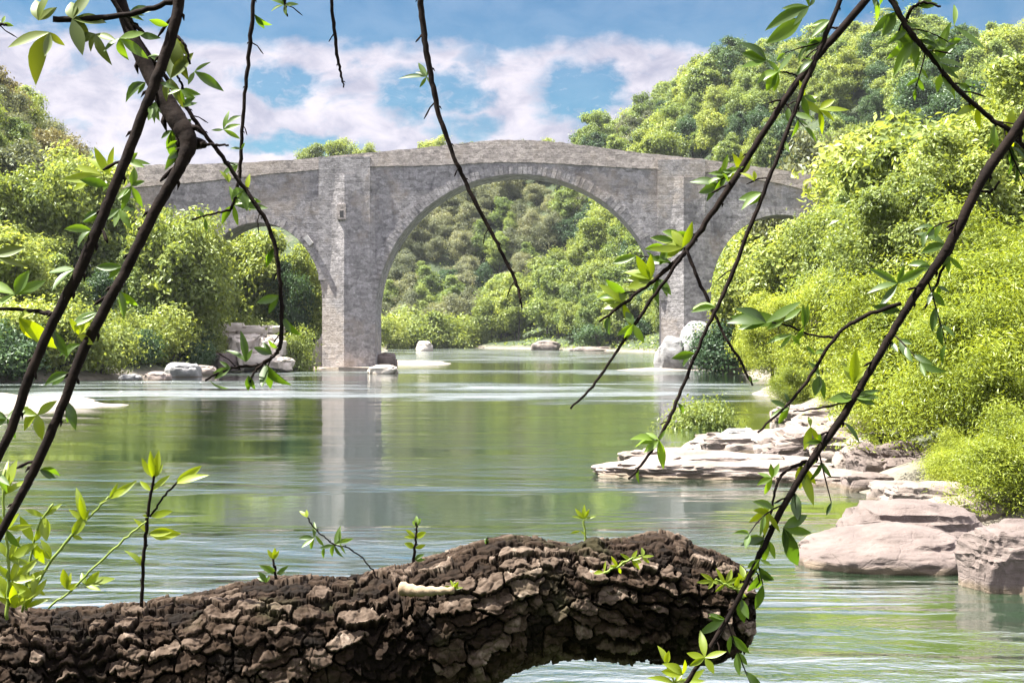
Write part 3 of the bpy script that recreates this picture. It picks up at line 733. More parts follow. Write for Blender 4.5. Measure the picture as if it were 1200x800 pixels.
for k, px, pt, Y, lab in (('ash', 20, 190, 112, 'bright tree at the left edge below the oaks'), ('ash', 70, 165, 116, 'tall bright tree just left of the bridge end'), ('ash', 100, 168, 120, 'bright tree hiding the left end of the bridge'),
    ('poplar', 150, 222, 119, 'mid-green tree below the left end of the bridge'), ('ash', 205, 222, 116, 'bright tree in front of the bridge between its end and the left arch'), ('ash', 212, 218, 121, 'bright rounded tree standing before the left arch'),
    ('ash', 290, 250, 140, 'bright tree inside the left arch behind the cream blocks'), ('ash', 345, 285, 143, 'slim bright tree inside the left arch beside the left pier'), ('dark', 340, 300, 140, 'dark tree in the left arch beside the pier')):
    ptree(k, px, pt, Y, '', gl, lab, .5 if k == 'dark' else .85)
for k, px, pt, Y, lab in (('bush', 240, 372, 118, 'bright bush at the left side of the cream outcrop'), ('bush', 305, 372, 123, 'bright tuft growing between the slabs of the cream outcrop'), ('bush', 342, 385, 121, 'small bright bush between the cream outcrop and the left pier'), ('darkbush', 235, 400, 114, 'dark bush at the left foot of the cream outcrop')):
    ptree(k, px, pt, Y, '', 'bushes around the cream outcrop', lab, .6)
ga = 'trees seen through the main arch'
for k, px, pt, Y, lab, wd in (
    ('bush', 455, 368, 300, 'bright rounded bush on the far bank beside the left pier', 1.0),
    ('bush', 490, 362, 318, 'bright broad bush on the far bank, second from the left pier', 1.1),
    ('bush', 525, 368, 322, 'low bright bush at the far waterline under the main arch', 1.2),
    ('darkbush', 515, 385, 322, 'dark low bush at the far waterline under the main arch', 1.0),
    ('bush', 555, 372, 326, 'small bright bush near the pale ochre rock', 1.1),
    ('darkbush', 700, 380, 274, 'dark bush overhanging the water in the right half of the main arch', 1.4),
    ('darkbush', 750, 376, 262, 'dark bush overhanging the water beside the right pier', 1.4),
    ('ash', 365, 163, 424, 'pale tree crown showing above the bridge over the left pier', 1.1),
    ('ash', 400, 160, 430, 'taller pale tree crown above the bridge over the left pier', 1.1),
    ('ash', 430, 168, 426, 'smaller pale tree crown above the bridge right of the left pier', 1.0),
    ('ash', 510, 158, 428, 'pale tree crown showing above the bridge left of the arch crown', 1.0),
    ('ash', 636, 156, 420, 'small pale tree crown above the bridge at the arch crown', .8)):
    ptree(k, px, pt, Y, '', ga, lab, wd)

# ------------------------------------------------------------------ low growth on the banks: nobody could count it
def undergrowth():
    r = np.random.default_rng(5); n = 420000
    Y = np.exp(r.uniform(math.log(18), math.log(430), n)); u = r.uniform(-.40, .42, n); X = u * Y
    d = river_d(X, Y); keep = (d > .8) & (d < np.where(Y > 110, 110, 30)) & ((vnoise(X, Y, .45, 12) + vnoise(X, Y, .11, 13)) > -.22) & (r.random(n) < np.clip(1.6 - d / 20, .35, 1))
    X, Y = X[keep], Y[keep]; n = len(X)
    hh = (.5 + vnoise(X, Y, .6, 14)) * 1.1
    Z = height(X, Y) + r.random(n) * hh
    P = np.stack([X, Y, Z], 1)
    nrm = r.normal(size=(n, 3)) + [0, -.2, .8]; nrm /= np.linalg.norm(nrm, axis=1)[:, None]
    t = np.cross(nrm, r.normal(size=(n, 3))); t /= np.linalg.norm(t, axis=1)[:, None]; s = np.cross(nrm, t)
    L = (np.clip(Y / 330, .09, .9) * r.uniform(.6, 1.4, n))[:, None] * .9
    V = np.stack([P - t*L*.5, P + s*L*.25, P + t*L*.5, P - s*L*.25], 1).reshape(-1, 3)
    o = link('undergrowth', mesh_np('undergrowth', V, np.arange(n*4).reshape(-1, 4), M['poplar']))
    tag(o, 'low green growth covering the banks between the trees', 'undergrowth', kind='stuff')
undergrowth()

# ------------------------------------------------------------------ fallen trunk in the foreground
def log_curve():
    ctl = [(-2.3, 1.3, 1.25, .15), (-1.7, 1.65, 1.95, .14)]
    for px, py, Y, r in ((-140, 842, 2.02, 100), (0, 817, 2.06, 97), (150, 798, 2.1, 91), (300, 775, 2.14, 90), (400, 765, 2.17, 87), (480, 753, 2.2, 84), (550, 724, 2.22, 76),
                         (600, 706, 2.24, 71), (650, 703, 2.26, 67), (710, 702, 2.28, 66), (770, 702, 2.3, 68), (820, 712, 2.31, 66), (850, 715, 2.32, 58), (872, 716, 2.325, 44), (882, 717, 2.33, 20), (885, 717, 2.33, 4)):
        p = at(px, py, Y); ctl.append((p.x, p.y, p.z, r / F * Y))
    return spline(ctl, 12)
def voronoi(u, v, nv, seed):
    """nearest and second nearest cell on a lattice jittered in u and wrapped in v"""
    r = np.random.default_rng(seed); J = r.random((512, nv, 4))
    ui = np.floor(u).astype(int); vi = np.floor(v).astype(int)
    f1 = np.full(u.shape, 9.); f2 = np.full(u.shape, 9.); ra = np.zeros(u.shape); rb = np.zeros(u.shape); du = np.zeros(u.shape); dv = np.zeros(u.shape)
    for a in (-1, 0, 1):
        for b in (-1, 0, 1):
            c = J[(ui + a) % 512, (vi + b) % nv]
            x = ui + a + .12 + .76 * c[..., 0] - u; y = vi + b + .12 + .76 * c[..., 1] - v
            d = np.hypot(x, y); m = d < f1
            f2 = np.where(m, f1, np.minimum(f2, d)); f1 = np.where(m, d, f1)
            ra = np.where(m, c[..., 2], ra); rb = np.where(m, c[..., 3], rb); du = np.where(m, -x, du); dv = np.where(m, -y, dv)
    return f1, f2, ra, rb, du, dv
def build_log():
    C = np.array(log_curve()); seg = np.r_[0, np.cumsum(np.linalg.norm(np.diff(C[:, :3], axis=0), axis=1))]
    LEN = seg[-1]; NU, NV = 1500, 420
    # finer spacing on the part that lies in view
    s0 = seg[24]; s = np.r_[np.linspace(0, s0, 160, endpoint=False), np.linspace(s0, LEN, NU - 160)]
    P = np.stack([np.interp(s, seg, C[:, i]) for i in range(4)], 1)
    T = np.gradient(P[:, :3], axis=0); k = 25
    T = np.stack([np.convolve(np.pad(T[:, i], k, 'edge'), np.ones(2*k+1)/(2*k+1), 'valid') for i in range(3)], 1)
    T /= np.linalg.norm(T, axis=1)[:, None] + 1e-12
    A = np.cross(T, [0, 0, 1.]); A /= np.linalg.norm(A, axis=1)[:, None]; B = np.cross(A, T)
    th = np.linspace(0, 2*np.pi, NV, endpoint=False)
    Sg, TH = np.meshgrid(s, th, indexing='ij')
    n3 = lambda f, sd: vnoise(Sg * f, np.cos(TH) * .09 * f + 5, 1, sd) + vnoise(Sg * f + 7, np.sin(TH) * .09 * f + 9, 1, sd + 1)
    nv = 27
    wx = n3(5, 23) * 1.2 + n3(14, 21) * .6 + n3(40, 61) * .35 + n3(120, 63) * .26 + n3(230, 67) * .07; wy_ = n3(5, 25) * 1.3 + n3(12, 31) * .7 + n3(45, 33) * .4 + n3(130, 35) * .26 + n3(240, 37) * .07
    f1, f2, ra, rb, du, dv = voronoi(Sg / .046 + wx, (TH / (2*np.pi) * nv + wy_) % nv, nv, 4)
    gap = .05 + np.clip(n3(9, 81) * .55 + .10 + .16 * (rb - .5), 0, .5) * np.clip(1.15 - .75 * np.sin(TH), .35, 1.2)
    wt_ = np.clip(np.cos(TH) * 1.1 + .15, .12, 1)
    e = np.clip((f2 - f1 - gap) / .06, 0, 1); pA = e*e*(3-2*e)
    hA = pA * (.007 + .006 * ra + (rb - .5) * du * .010 - (.2 + .8 * ra) * dv * .011 * wt_)
    k1, k2, sa, sb, eu, ev = voronoi(Sg / .028 + wx * 1.6 + 3.3, (TH / (2*np.pi) * 37 + wy_ * 1.6) % 37, 37, 14)
    e = np.clip((k2 - k1 - .10 - .25 * sb) / .10, 0, 1); pB = e*e*(3-2*e)
    hB = pB * (.003 + .005 * sa - (.3 + sb) * ev * .010 * wt_)
    top_ = hA >= hB
    h = np.maximum(hA, hB); plate = np.where(top_, pA, pB * .55)
    ra = np.where(top_, ra, sa * .5)
    # thin flakes on the plates
    g1, g2, qa, qb, _, _ = voronoi(Sg / .021 + n3(60, 41) * .5, (TH / (2*np.pi) * 52 + n3(50, 43) * .6) % 52, 52, 9)
    fl = np.clip((g2 - g1) / .2, 0, 1); h += plate * (fl * (.0012 + .0026 * qa))
    h += n3(120, 51) * .0014 + n3(300, 53) * .0012
    # knots, swellings and the hollow
    big = n3(5, 71) * .010 + n3(11, 73) * .007
    def bump(px, Y, a, wa, wt, hgt):
        c = at(px, 700, Y); su = s[np.argmin(np.abs(P[:, 0] - c.x))]
        dth = (TH - a + np.pi) % (2*np.pi) - np.pi
        return hgt * np.exp(-((Sg - su) / wa) ** 2 - (dth / wt) ** 2)
    up = np.pi / 2
    # angle: 0 points away along A, pi/2 up, pi towards the camera
    big = big + bump(612, 2.24, up + .1, .045, .5, .006) + bump(690, 2.27, up - .2, .02, .25, .016) + bump(772, 2.3, up, .03, .4, .014) + bump(818, 2.3, up + .7, .06, .5, .010)
    cam = None
    hol = bump(712, 2.28, -.15, .07, .35, 1.0)
    h = h - .014 * hol * (1 - .4 * plate)
    endf = np.clip((LEN - Sg) / .03, .1, 1)
    Rr = P[:, 3][:, None] * (1 + 0) + (h + big) * endf - .009
    V = P[:, None, :3] + (A[:, None] * np.cos(TH)[..., None] + B[:, None] * np.sin(TH)[..., None]) * np.maximum(Rr, .002)[..., None]
    i = (np.arange(NU-1)[:, None] * NV + np.arange(NV)[None]); j = (np.arange(NU-1)[:, None] * NV + (np.arange(NV)[None] + 1) % NV)
    Q = np.stack([i.ravel(), (i + NV).ravel(), (j + NV).ravel(), j.ravel()], 1)
    m, nt = new_mat('log_bark')
    at_ = N(nt, 'Attribute', {'attribute_name': 'plate'}).outputs['Fac']; at2 = N(nt, 'Attribute', {'attribute_name': 'tone'}).outputs['Fac']
    co = obj_co(nt); nf = noise(nt, co, 45, 8, .7); nm_ = noise(nt, co, 9, 4, .6)
    grey = ramp(nt, math_(nt, 'ADD', math_(nt, 'MULTIPLY', nf, .6), math_(nt, 'MULTIPLY', at2, .45)), [(.35, (.005, .0035, .0025)), (.55, (.022, .014, .009)), (.72, (.080, .060, .046)), (.88, (.29, .24, .195))])
    col = mixc(nt, at_, (.006, .004, .003), grey)
    moss = math_(nt, 'MULTIPLY', mapr(nt, nm_, .56, .72), .35)
    col = mixc(nt, moss, col, (.040, .040, .018))
    b = N(nt, 'Bump', None, Strength=1.0, Distance=.006, Height=N(nt, 'TexNoise', {'noise_type': 'RIDGED_MULTIFRACTAL'}, Vector=co, Scale=70, Detail=8, Roughness=.6).outputs[0]).outputs[0]
    out(nt, N(nt, 'BsdfPrincipled', None, Base_Color=col, Roughness=.92, Specular_IOR_Level=.1, Normal=b).outputs[0])
    me = mesh_np('tree_trunk', V.reshape(-1, 3), Q, m, True)
    a = me.attributes.new('plate', 'FLOAT', 'POINT'); a.data.foreach_set('value', plate.astype(np.float32).ravel())
    a = me.attributes.new('tone', 'FLOAT', 'POINT'); a.data.foreach_set('value', (ra * .8 + qa * .2).astype(np.float32).ravel())
    o = link('fallen_trunk', me)
    tag(o, 'thick dark trunk with flaking plated bark lying across the foreground', 'trunk')
    return P
LOGP = build_log()

# ------------------------------------------------------------------ hanging branches
def px_path(pts, Y0, Y1, n=7, wob=.45, seed=1):
    """pixel control points with widths -> points in the air at distances Y0..Y1, a little crooked as twigs are"""
    r = random.Random(seed); q = spline(pts, n); k = len(q) - 1; P = []; rad = []; w0 = wob
    for i, (x, y, w) in enumerate(q):
        Y = Y0 + (Y1 - Y0) * i / k; wob = w0 * (1.9 if w < 9 else 1.0)
        P.append(at(x + r.uniform(-wob, wob), y + r.uniform(-wob, wob), Y) + Vector((0, r.uniform(-.0012, .0012), 0)))
        rad.append(max(.0006, w * .45 / F * Y * (.92 + (.10 if i % 6 == 2 and w < 9 else 0) + r.uniform(-.03, .03))))
    return P, rad
lr = random.Random(5)
def cluster(m, px, py, Y, leaves, wr=.34):
    for (a, L) in leaves:
        LL = L * .92 / F * Y
        dirv = Vector((math.cos(R_(a)), lr.uniform(-.45, .45), math.sin(R_(a))))
        nrm = Vector((lr.uniform(-.6, .6), -1, lr.uniform(.0, .9)))
        m.leaf(at(px, py, Y), dirv, nrm, LL * lr.uniform(.68, 1.08), LL * wr * .84 * lr.uniform(.7, 1.1), lr.uniform(-.15, .45), lr.uniform(.15, .5))
def branch(label, main, Y0, Y1, twigs=(), clusters=(), name='hanging_branch', mat='fore', stem='twig', seed=1, group='branches hanging into the view', wr=.34):
    if name == 'hanging_branch':                                    # the branch goes on above the frame
        (ax, ay, aw), (bx_, by_, _) = main[0], main[1]; u = math.hypot(ax - bx_, ay - by_)
        dx, dy = (ax - bx_) / u, (ay - by_) / u
        main = [(ax + dx * 420 + 30, ay + dy * 420 - 60, aw * 1.25), (ax + dx * 200, ay + dy * 200 - 10, aw * 1.12)] + list(main)
    P, rad = px_path(main, Y0, Y1, seed=seed)
    e = empty(name, P[0]); tag(e, label, 'branch' if 'branch' in name else 'shoot', group)
    m = MB(); m.tube(P, rad, 9)
    r = random.Random(seed + 50)                                    # buds along the stem
    for i in range(4, len(P) - 2, 6):
        t = (P[i+1] - P[i]).normalized(); s = t.cross(Vector((0, 1, 0))) * r.choice((-1, 1))
        b0 = P[i] + s * rad[i] * .7; L = max(rad[i] * .9, .0022)
        m.tube([b0, b0 + (s + t * .8) * L * .6, b0 + (s * .8 + t * 1.4) * L * 1.2], [L * .34, L * .36, L * .06], 6)
    for i in range(6, len(P) - 6, 11) if name == 'hanging_branch' else ():       # short spurs
        t = (P[i+1] - P[i]).normalized(); s = (t.cross(Vector((0, 1, 0))) * r.choice((-1, 1)) + t * r.uniform(.2, 1.0) + Vector((0, r.uniform(-.5, .5), 0))).normalized()
        L = r.uniform(.008, .026); k = max(.0007, rad[i] * .28)
        q = [P[i], P[i] + s * L * .5 + t * L * .1, P[i] + s * L * .8 + t * L * .35, P[i] + s * L + t * L * .5]
        m.tube(q, [k * 1.2, k, k * 1.3, k * .5], 6)
    m.build('stem', M[stem], e, True, P[0])
    for k, (tw, a, b) in enumerate(twigs):
        Q, rd = px_path(tw, a, b, seed=seed * 13 + k)
        m = MB(); m.tube(Q, rd, 7); m.build('side_twig', M[stem], e, True, P[0])
    if name == 'hanging_branch' and len(clusters) > 1:             # small single leaves along the stem
        m = MB()
        for i in range(10, len(P) - 1, 4 if len(clusters) > 5 else 7):
            if r.random() < .35: continue
            t = (P[i] - P[i-1]).normalized(); sd = t.cross(Vector((0, 1, 0))) * r.choice((-1, 1))
            for k in range(r.choice((1, 2, 3))):
                L = r.uniform(.016, .036)
                dv_ = (sd * r.uniform(.3, 1) + t * r.uniform(-.2, 1.1) + Vector((0, r.uniform(-.6, .6), 0))).normalized()
                m.leaf(P[i] + sd * rad[i], dv_, Vector((r.uniform(-1, 1), -1, r.uniform(-.2, 1))), L, L * r.uniform(.26, .4), r.uniform(-.1, .5), r.uniform(.2, .6), 5)
        for i in range(12, len(P) - 3, 9) if len(clusters) > 5 and main[2][0] > 700 else ():             # fine leafy twiglets
            if r.random() < .25: continue
            t = (P[i] - P[i-1]).normalized(); sd = (t.cross(Vector((0, 1, 0))) * r.choice((-1, 1)) * .8 + t * r.uniform(.3, 1) + Vector((0, r.uniform(-.7, .7), 0))).normalized()
            L = r.uniform(.03, .075); bend = Vector((r.uniform(-.2, .2), r.uniform(-.2, .2), r.uniform(-.45, .1)))
            q = [P[i] + sd * L * u + bend * L * u * u for u in (0, .25, .5, .75, 1)]
            tw = MB(); tw.tube(q, [.0011, .001, .0009, .0008, .0005], 6); tw.build('side_twig', M[stem], e, True, P[0])
            for u in range(1, 5):
                for z in (-1, 1):
                    if r.random() < .35: continue
                    tt = (q[u] - q[u-1]).normalized(); s2 = tt.cross(Vector((r.uniform(-.5, .5), 1, r.uniform(-.5, .5)))) * z
                    LL = r.uniform(.014, .032)
                    m.leaf(q[u], (s2 * r.uniform(.3, 1) + tt).normalized(), Vector((r.uniform(-1, 1), -1, r.uniform(-.2, 1))), LL, LL * r.uniform(.24, .38), r.uniform(-.1, .6), r.uniform(.2, .6), 5)
        m.build('small_leaves', M[mat], e, True, P[0])
    for c in clusters:
        px, py, Y, lv = c[:4]
        m = MB(); cluster(m, px, py, Y, lv, c[5] if len(c) > 5 else wr)
        m.build('leaf_cluster', M[c[4] if len(c) > 4 and c[4] else mat], e, True, P[0])
    return e

branch('thick dark branch slanting from the top down past the left edge, uncrossed by a knot',
    [(222, -90, 17), (212, -30, 17), (208, 15, 16), (190, 75, 16), (172, 122, 15), (150, 180, 15), (128, 235, 15), (110, 277, 16), (93, 318, 16), (62, 377, 14), (35, 440, 14), (8, 515, 13), (-40, 600, 13)], 1.62, 1.5,
    [([(62, 23, 9), (110, 22, 9), (160, 15, 8), (207, 0, 8)], 1.6, 1.62), ([(64, 368, 8), (35, 364, 6), (-5, 361, 5), (-30, 358, 5)], 1.55, 1.58), ([(206, 40, 5), (216, 52, 4), (223, 75, 3)], 1.6, 1.58)],
    [(58, 38, 1.58, [(243, 68), (196, 56), (320, 30), (265, 40)], 'olive', .42), (45, 24, 1.6, [(80, 40), (110, 36), (40, 40)], 'olive', .5), (85, 22, 1.6, [(60, 45), (110, 40), (310, 45), (290, 50), (350, 42)], 'olive', .5),
     (112, 40, 1.6, [(300, 40), (250, 32), (340, 36), (200, 40)], 'olive', .4), (140, 45, 1.6, [(335, 40), (285, 34), (20, 35), (220, 25)], 'fore', .45), (202, 40, 1.61, [(290, 60), (262, 40), (310, 34)], 'olive', .42),
     (200, 92, 1.6, [(250, 34), (300, 38), (50, 50), (95, 45)], 'olive', .4), (228, 84, 1.59, [(332, 46), (35, 26), (250, 30)], 'fore', .34), (212, 105, 1.59, [(330, 26), (285, 24), (200, 25)], 'fore', .35),
     (18, 345, 1.56, [(30, 42), (160, 50), (215, 40), (60, 45)], 'fore', .4), (22, 372, 1.56, [(318, 60), (300, 45), (20, 36)], 'shoot', .42), (-8, 300, 1.56, [(18, 55), (350, 45)], 'olive', .3), (44, 486, 1.52, [(38, 34), (215, 36), (290, 36), (170, 40)], 'shoot', .45),
     (8, 490, 1.52, [(160, 30), (215, 34), (40, 30), (300, 30)], 'fore', .5)], seed=2)
branch('thick dark branch with a swollen knot where it bends, on the left',
    [(118, -80, 18), (134, -20, 18), (150, 30, 19), (170, 75, 22), (190, 112, 26), (208, 142, 29), (221, 168, 24), (207, 203, 17), (180, 250, 16), (152, 308, 15), (128, 352, 15), (96, 415, 15), (75, 470, 13), (45, 540, 14), (18, 592, 12), (-40, 700, 12)], 1.75, 1.55,
    [([(218, 170, 16), (231, 168, 18), (240, 170, 10)], 1.68, 1.66), ([(236, 169, 5), (252, 170, 4), (268, 170, 3)], 1.66, 1.66), ([(216, 165, 4), (206, 164, 4), (196, 163, 3)], 1.68, 1.68), ([(210, 122, 5), (214, 105, 4), (208, 88, 3)], 1.7, 1.68)],
    [(128, 205, 1.66, [(132, 56), (118, 44), (70, 40)], 'shoot', .4), (120, 206, 1.66, [(190, 48), (205, 40), (160, 40)], 'shoot', .42), (148, 188, 1.66, [(2, 32), (340, 28), (30, 24)], 'fore', .4),
     (154, 218, 1.65, [(255, 34), (230, 30), (300, 30), (20, 26), (80, 28)], 'fore', .4), (140, 245, 1.65, [(215, 36), (260, 34), (310, 30), (10, 26)], 'fore', .4), (184, 118, 1.7, [(265, 34), (250, 30), (295, 28)], 'fore', .5),
     (92, 392, 1.6, [(70, 40), (35, 30), (330, 34), (110, 28)], 'shoot', .4)], seed=3)
branch('long thin twig curving down from the knotted branch with leaves at its hooked end',
    [(206, 108, 6), (235, 150, 6), (265, 190, 6), (290, 226, 6), (314, 265, 6), (326, 310, 6), (330, 360, 6), (329, 400, 6), (321, 417, 5), (300, 428, 4), (272, 431, 4), (240, 445, 3)], 1.7, 1.66,
    [([(321, 417, 4), (303, 430, 4), (293, 447, 3)], 1.66, 1.65)],
    [(262, 152, 1.69, [(85, 24), (20, 26), (330, 24), (190, 20)], 'fore', .38), (283, 175, 1.69, [(170, 18), (60, 14)], 'fore', .35), (288, 424, 1.66, [(98, 42), (140, 34), (60, 26)], 'fore', .3), (270, 431, 1.66, [(150, 26), (195, 34), (215, 36)], 'fore', .28),
     (291, 440, 1.65, [(278, 26), (300, 18)], 'fore', .5), (318, 415, 1.66, [(160, 36), (120, 22)], 'fore', .3)], seed=4)
branch('thin straight twig hanging from the top edge with a leafy end over the left arch',
    [(303, -80, 6), (298, -10, 6), (293, 50, 6), (287, 110, 5), (283, 170, 5), (279, 218, 5), (271, 246, 4)], 1.8, 1.78,
    [([(271, 246, 4), (250, 250, 3), (226, 257, 3)], 1.78, 1.78)],
    [(274, 240, 1.78, [(100, 30), (70, 28), (25, 30), (350, 44), (280, 34), (235, 28)], 'fore', .36), (290, 222, 1.78, [(275, 34), (90, 24)], 'shoot', .42), (268, 214, 1.78, [(120, 20), (95, 16)], 'shoot', .4), (240, 256, 1.78, [(280, 16), (130, 14)], 'fore', .4)], seed=5)
branch('short bare twig tip hanging from the top edge between two longer ones',
    [(384, -70, 6), (388, -10, 5), (392, 40, 5), (398, 78, 4), (403, 102, 2)], 1.8, 1.8, seed=6)
branch('tiny leafy tip at the top edge left of the short bare twig',
    [(335, -70, 5), (333, -20, 5), (334, 5, 4), (337, 20, 2)], 1.8, 1.8, [], [(333, 6, 1.8, [(150, 24), (200, 18), (10, 18), (100, 20), (285, 18)], 'fore', .4)], seed=7)
branch('long bare twig curving down across the middle of the main arch',
    [(486, -80, 10), (492, -10, 9), (497, 40, 9), (505, 88, 8), (516, 140, 7), (535, 190, 6), (556, 236, 6), (580, 280, 5), (600, 320, 5), (608, 342, 4), (611, 360, 2)], 1.9, 1.85, [],
    [(500, 90, 1.89, [(178, 38), (120, 26), (235, 22), (150, 18), (75, 18), (300, 14)], 'fore', .3)], seed=8)
branch('dark branch from the top right across the right pier, forked low down',
    [(1070, -80, 12), (1026, -14, 11), (985, 35, 11), (945, 82, 10), (900, 147, 9), (862, 208, 9), (822, 268, 8), (800, 298, 7), (770, 325, 6), (738, 350, 5), (703, 377, 3)], 1.9, 1.75,
    [([(803, 295, 6), (778, 330, 5), (745, 378, 5), (720, 415, 4), (698, 448, 4), (668, 479, 3)], 1.77, 1.74), ([(804, 293, 5), (825, 342, 5), (850, 394, 4), (866, 420, 4), (882, 452, 3)], 1.78, 1.74),
     ([(938, 90, 3), (925, 86, 3), (914, 84, 2)], 1.86, 1.86)],
    [(948, 8, 1.88, [(205, 66), (178, 36), (100, 26), (60, 24), (230, 40)], 'fore', .3), (940, 22, 1.88, [(215, 70), (188, 30)], 'fore', .3), (898, 70, 1.87, [(165, 42), (205, 44), (330, 28), (140, 38)], 'fore', .34), (912, 84, 1.86, [(240, 40), (262, 34), (200, 42), (50, 30)], 'fore', .38),
     (868, 205, 1.83, [(60, 40), (85, 34), (110, 36), (195, 34)], 'shoot', .36), (842, 216, 1.82, [(168, 44), (205, 42), (55, 38), (80, 34), (235, 26)], 'fore', .36), (846, 205, 1.82, [(78, 30), (20, 28)], 'fore', .34),
     (800, 290, 1.78, [(155, 48), (185, 44), (120, 40), (70, 36), (210, 34)], 'shoot', .36), (762, 328, 1.77, [(150, 50), (175, 44), (200, 40), (120, 40), (90, 36)], 'shoot', .36), (730, 355, 1.76, [(140, 44), (165, 50), (195, 36), (100, 30), (290, 40)], 'shoot', .36),
     (742, 380, 1.75, [(250, 30), (215, 30), (300, 26), (120, 28)], 'fore', .4), (880, 448, 1.74, [(20, 14), (100, 12)], 'fore', .4)], seed=9)
branch('slender branch beside the forked one, reaching down to the tip of the rock shelf',
    [(1010, -70, 7), (985, 0, 7), (962, 55, 7), (946, 92, 7), (928, 140, 6), (905, 200, 6), (880, 262, 6), (852, 335, 6), (826, 390, 5), (802, 448, 5), (780, 500, 5), (757, 538, 4), (737, 561, 3)], 1.84, 1.7, [],
    [(940, 118, 1.81, [(95, 30), (330, 36), (10, 28)], 'shoot', .36), (960, 128, 1.81, [(5, 36), (30, 34), (335, 28), (290, 36)], 'shoot', .34), (884, 212, 1.77, [(90, 20), (140, 22)], 'shoot', .34), (772, 515, 1.71, [(225, 34), (278, 44), (150, 20), (60, 16)], 'fore', .36)], seed=10)
branch('longest dark branch slanting from the right edge down to the bottom past the trunk end',
    [(1262, 20, 16), (1230, 85, 15), (1192, 150, 15), (1150, 212, 14), (1112, 288, 14), (1082, 332, 12), (1050, 382, 11), (1016, 440, 11), (985, 492, 11), (950, 540, 10), (920, 590, 9), (895, 640, 8), (866, 700, 7), (838, 748, 7), (795, 815, 6)], 1.75, 1.6,
    [([(1055, 355, 6), (1010, 372, 6), (980, 394, 5), (950, 440, 5), (922, 475, 4), (888, 506, 3)], 1.68, 1.64), ([(1128, 248, 6), (1116, 290, 5), (1098, 330, 4), (1085, 361, 3)], 1.7, 1.69),
     ([(945, 540, 6), (922, 551, 5), (910, 568, 4), (902, 605, 3), (885, 660, 2)], 1.65, 1.63), ([(978, 395, 4), (950, 392, 3), (925, 382, 3), (905, 378, 2)], 1.67, 1.66), ([(1000, 470, 3), (960, 478, 3), (930, 482, 2)], 1.66, 1.65),
     ([(1165, 180, 6), (1145, 215, 5), (1160, 225, 4), (1172, 212, 3)], 1.72, 1.7)],
    [(898, 378, 1.66, [(172, 58), (28, 52), (190, 44), (150, 50)], 'fore', .36), (918, 376, 1.66, [(175, 66), (32, 40), (205, 30)], 'fore', .32), (942, 384, 1.66, [(95, 36), (250, 26), (80, 30)], 'fore', .3), (928, 392, 1.66, [(195, 36), (228, 30), (310, 24)], 'fore', .32),
     (955, 415, 1.66, [(140, 24), (30, 20)], 'fore', .4), (1052, 332, 1.69, [(155, 46), (30, 44), (190, 40), (235, 38), (70, 30)], 'fore', .32), (960, 440, 1.66, [(255, 34), (290, 38), (120, 24)], 'fore', .4), (1000, 450, 1.66, [(90, 46), (110, 36), (60, 30)], 'shoot', .36),
     (1000, 465, 1.66, [(172, 40), (190, 52), (10, 36), (340, 40), (25, 34)], 'fore', .32), (925, 478, 1.65, [(160, 36), (240, 30), (200, 30), (100, 26)], 'fore', .36), (950, 500, 1.65, [(262, 40), (300, 34), (100, 24)], 'shoot', .36),
     (905, 560, 1.64, [(160, 26), (200, 30), (250, 28), (100, 30), (60, 24)], 'fore', .36), (938, 545, 1.65, [(285, 54), (310, 40), (270, 40), (20, 28)], 'shoot', .36), (900, 600, 1.63, [(170, 28), (210, 30), (260, 34), (110, 26), (300, 28)], 'shoot', .36),
     (918, 618, 1.63, [(28, 46), (350, 40), (318, 36), (300, 70), (275, 36)], 'fore', .34), (900, 632, 1.63, [(240, 28), (265, 38), (290, 28), (200, 24)], 'fore', .34), (890, 655, 1.62, [(220, 26), (250, 26), (330, 22)], 'fore', .3),
     (826, 770, 1.6, [(100, 36), (170, 30), (20, 28), (210, 26), (300, 26)], 'shoot', .42), (800, 790, 1.6, [(140, 40), (180, 36), (80, 26)], 'shoot', .42), (1112, 300, 1.69, [(270, 26), (315, 24), (240, 22)], 'fore', .34), (1100, 335, 1.69, [(330, 20), (280, 18), (200, 14)], 'fore', .4)], seed=11)
branch('leafy branch dropping from the top right corner to meet the longest one',
    [(1020, -90, 8), (1035, -25, 8), (1058, 25, 8), (1078, 52, 8), (1092, 68, 7), (1120, 102, 7), (1160, 138, 7), (1185, 156, 7), (1230, 205, 6)], 1.8, 1.78,
    [([(1062, 25, 5), (1068, 12, 5), (1082, 3, 4), (1102, 8, 3)], 1.8, 1.78)],
    [(1050, 14, 1.8, [(222, 50), (240, 44), (95, 26), (160, 30)], 'fore', .36), (1058, 28, 1.8, [(265, 40), (285, 44), (305, 36), (345, 30)], 'fore', .34), (1072, 46, 1.8, [(220, 52), (262, 50), (238, 60), (280, 40), (180, 40)], 'fore', .3), (1076, 8, 1.79, [(8, 36), (30, 32), (60, 26)], 'fore', .3),
     (1095, 72, 1.79, [(40, 46), (65, 60), (10, 50), (320, 40)], 'fore', .26), (1118, 30, 1.78, [(320, 56), (85, 34)], 'fore', .22), (1105, 85, 1.79, [(285, 32), (310, 36), (255, 28), (20, 30)], 'fore', .4), (1145, 125, 1.79, [(200, 36), (280, 30)], 'shoot', .36),
     (1180, 150, 1.78, [(70, 36), (330, 34), (300, 40)], 'shoot', .36)], seed=12)
branch('twig end entering at the left edge near the top corner',
    [(-60, 20, 5), (-20, 26, 5), (-2, 28, 4), (8, 30, 3)], 1.7, 1.7, [], [(2, 28, 1.7, [(350, 18), (80, 14), (150, 16)], 'fore', .34)], seed=14)

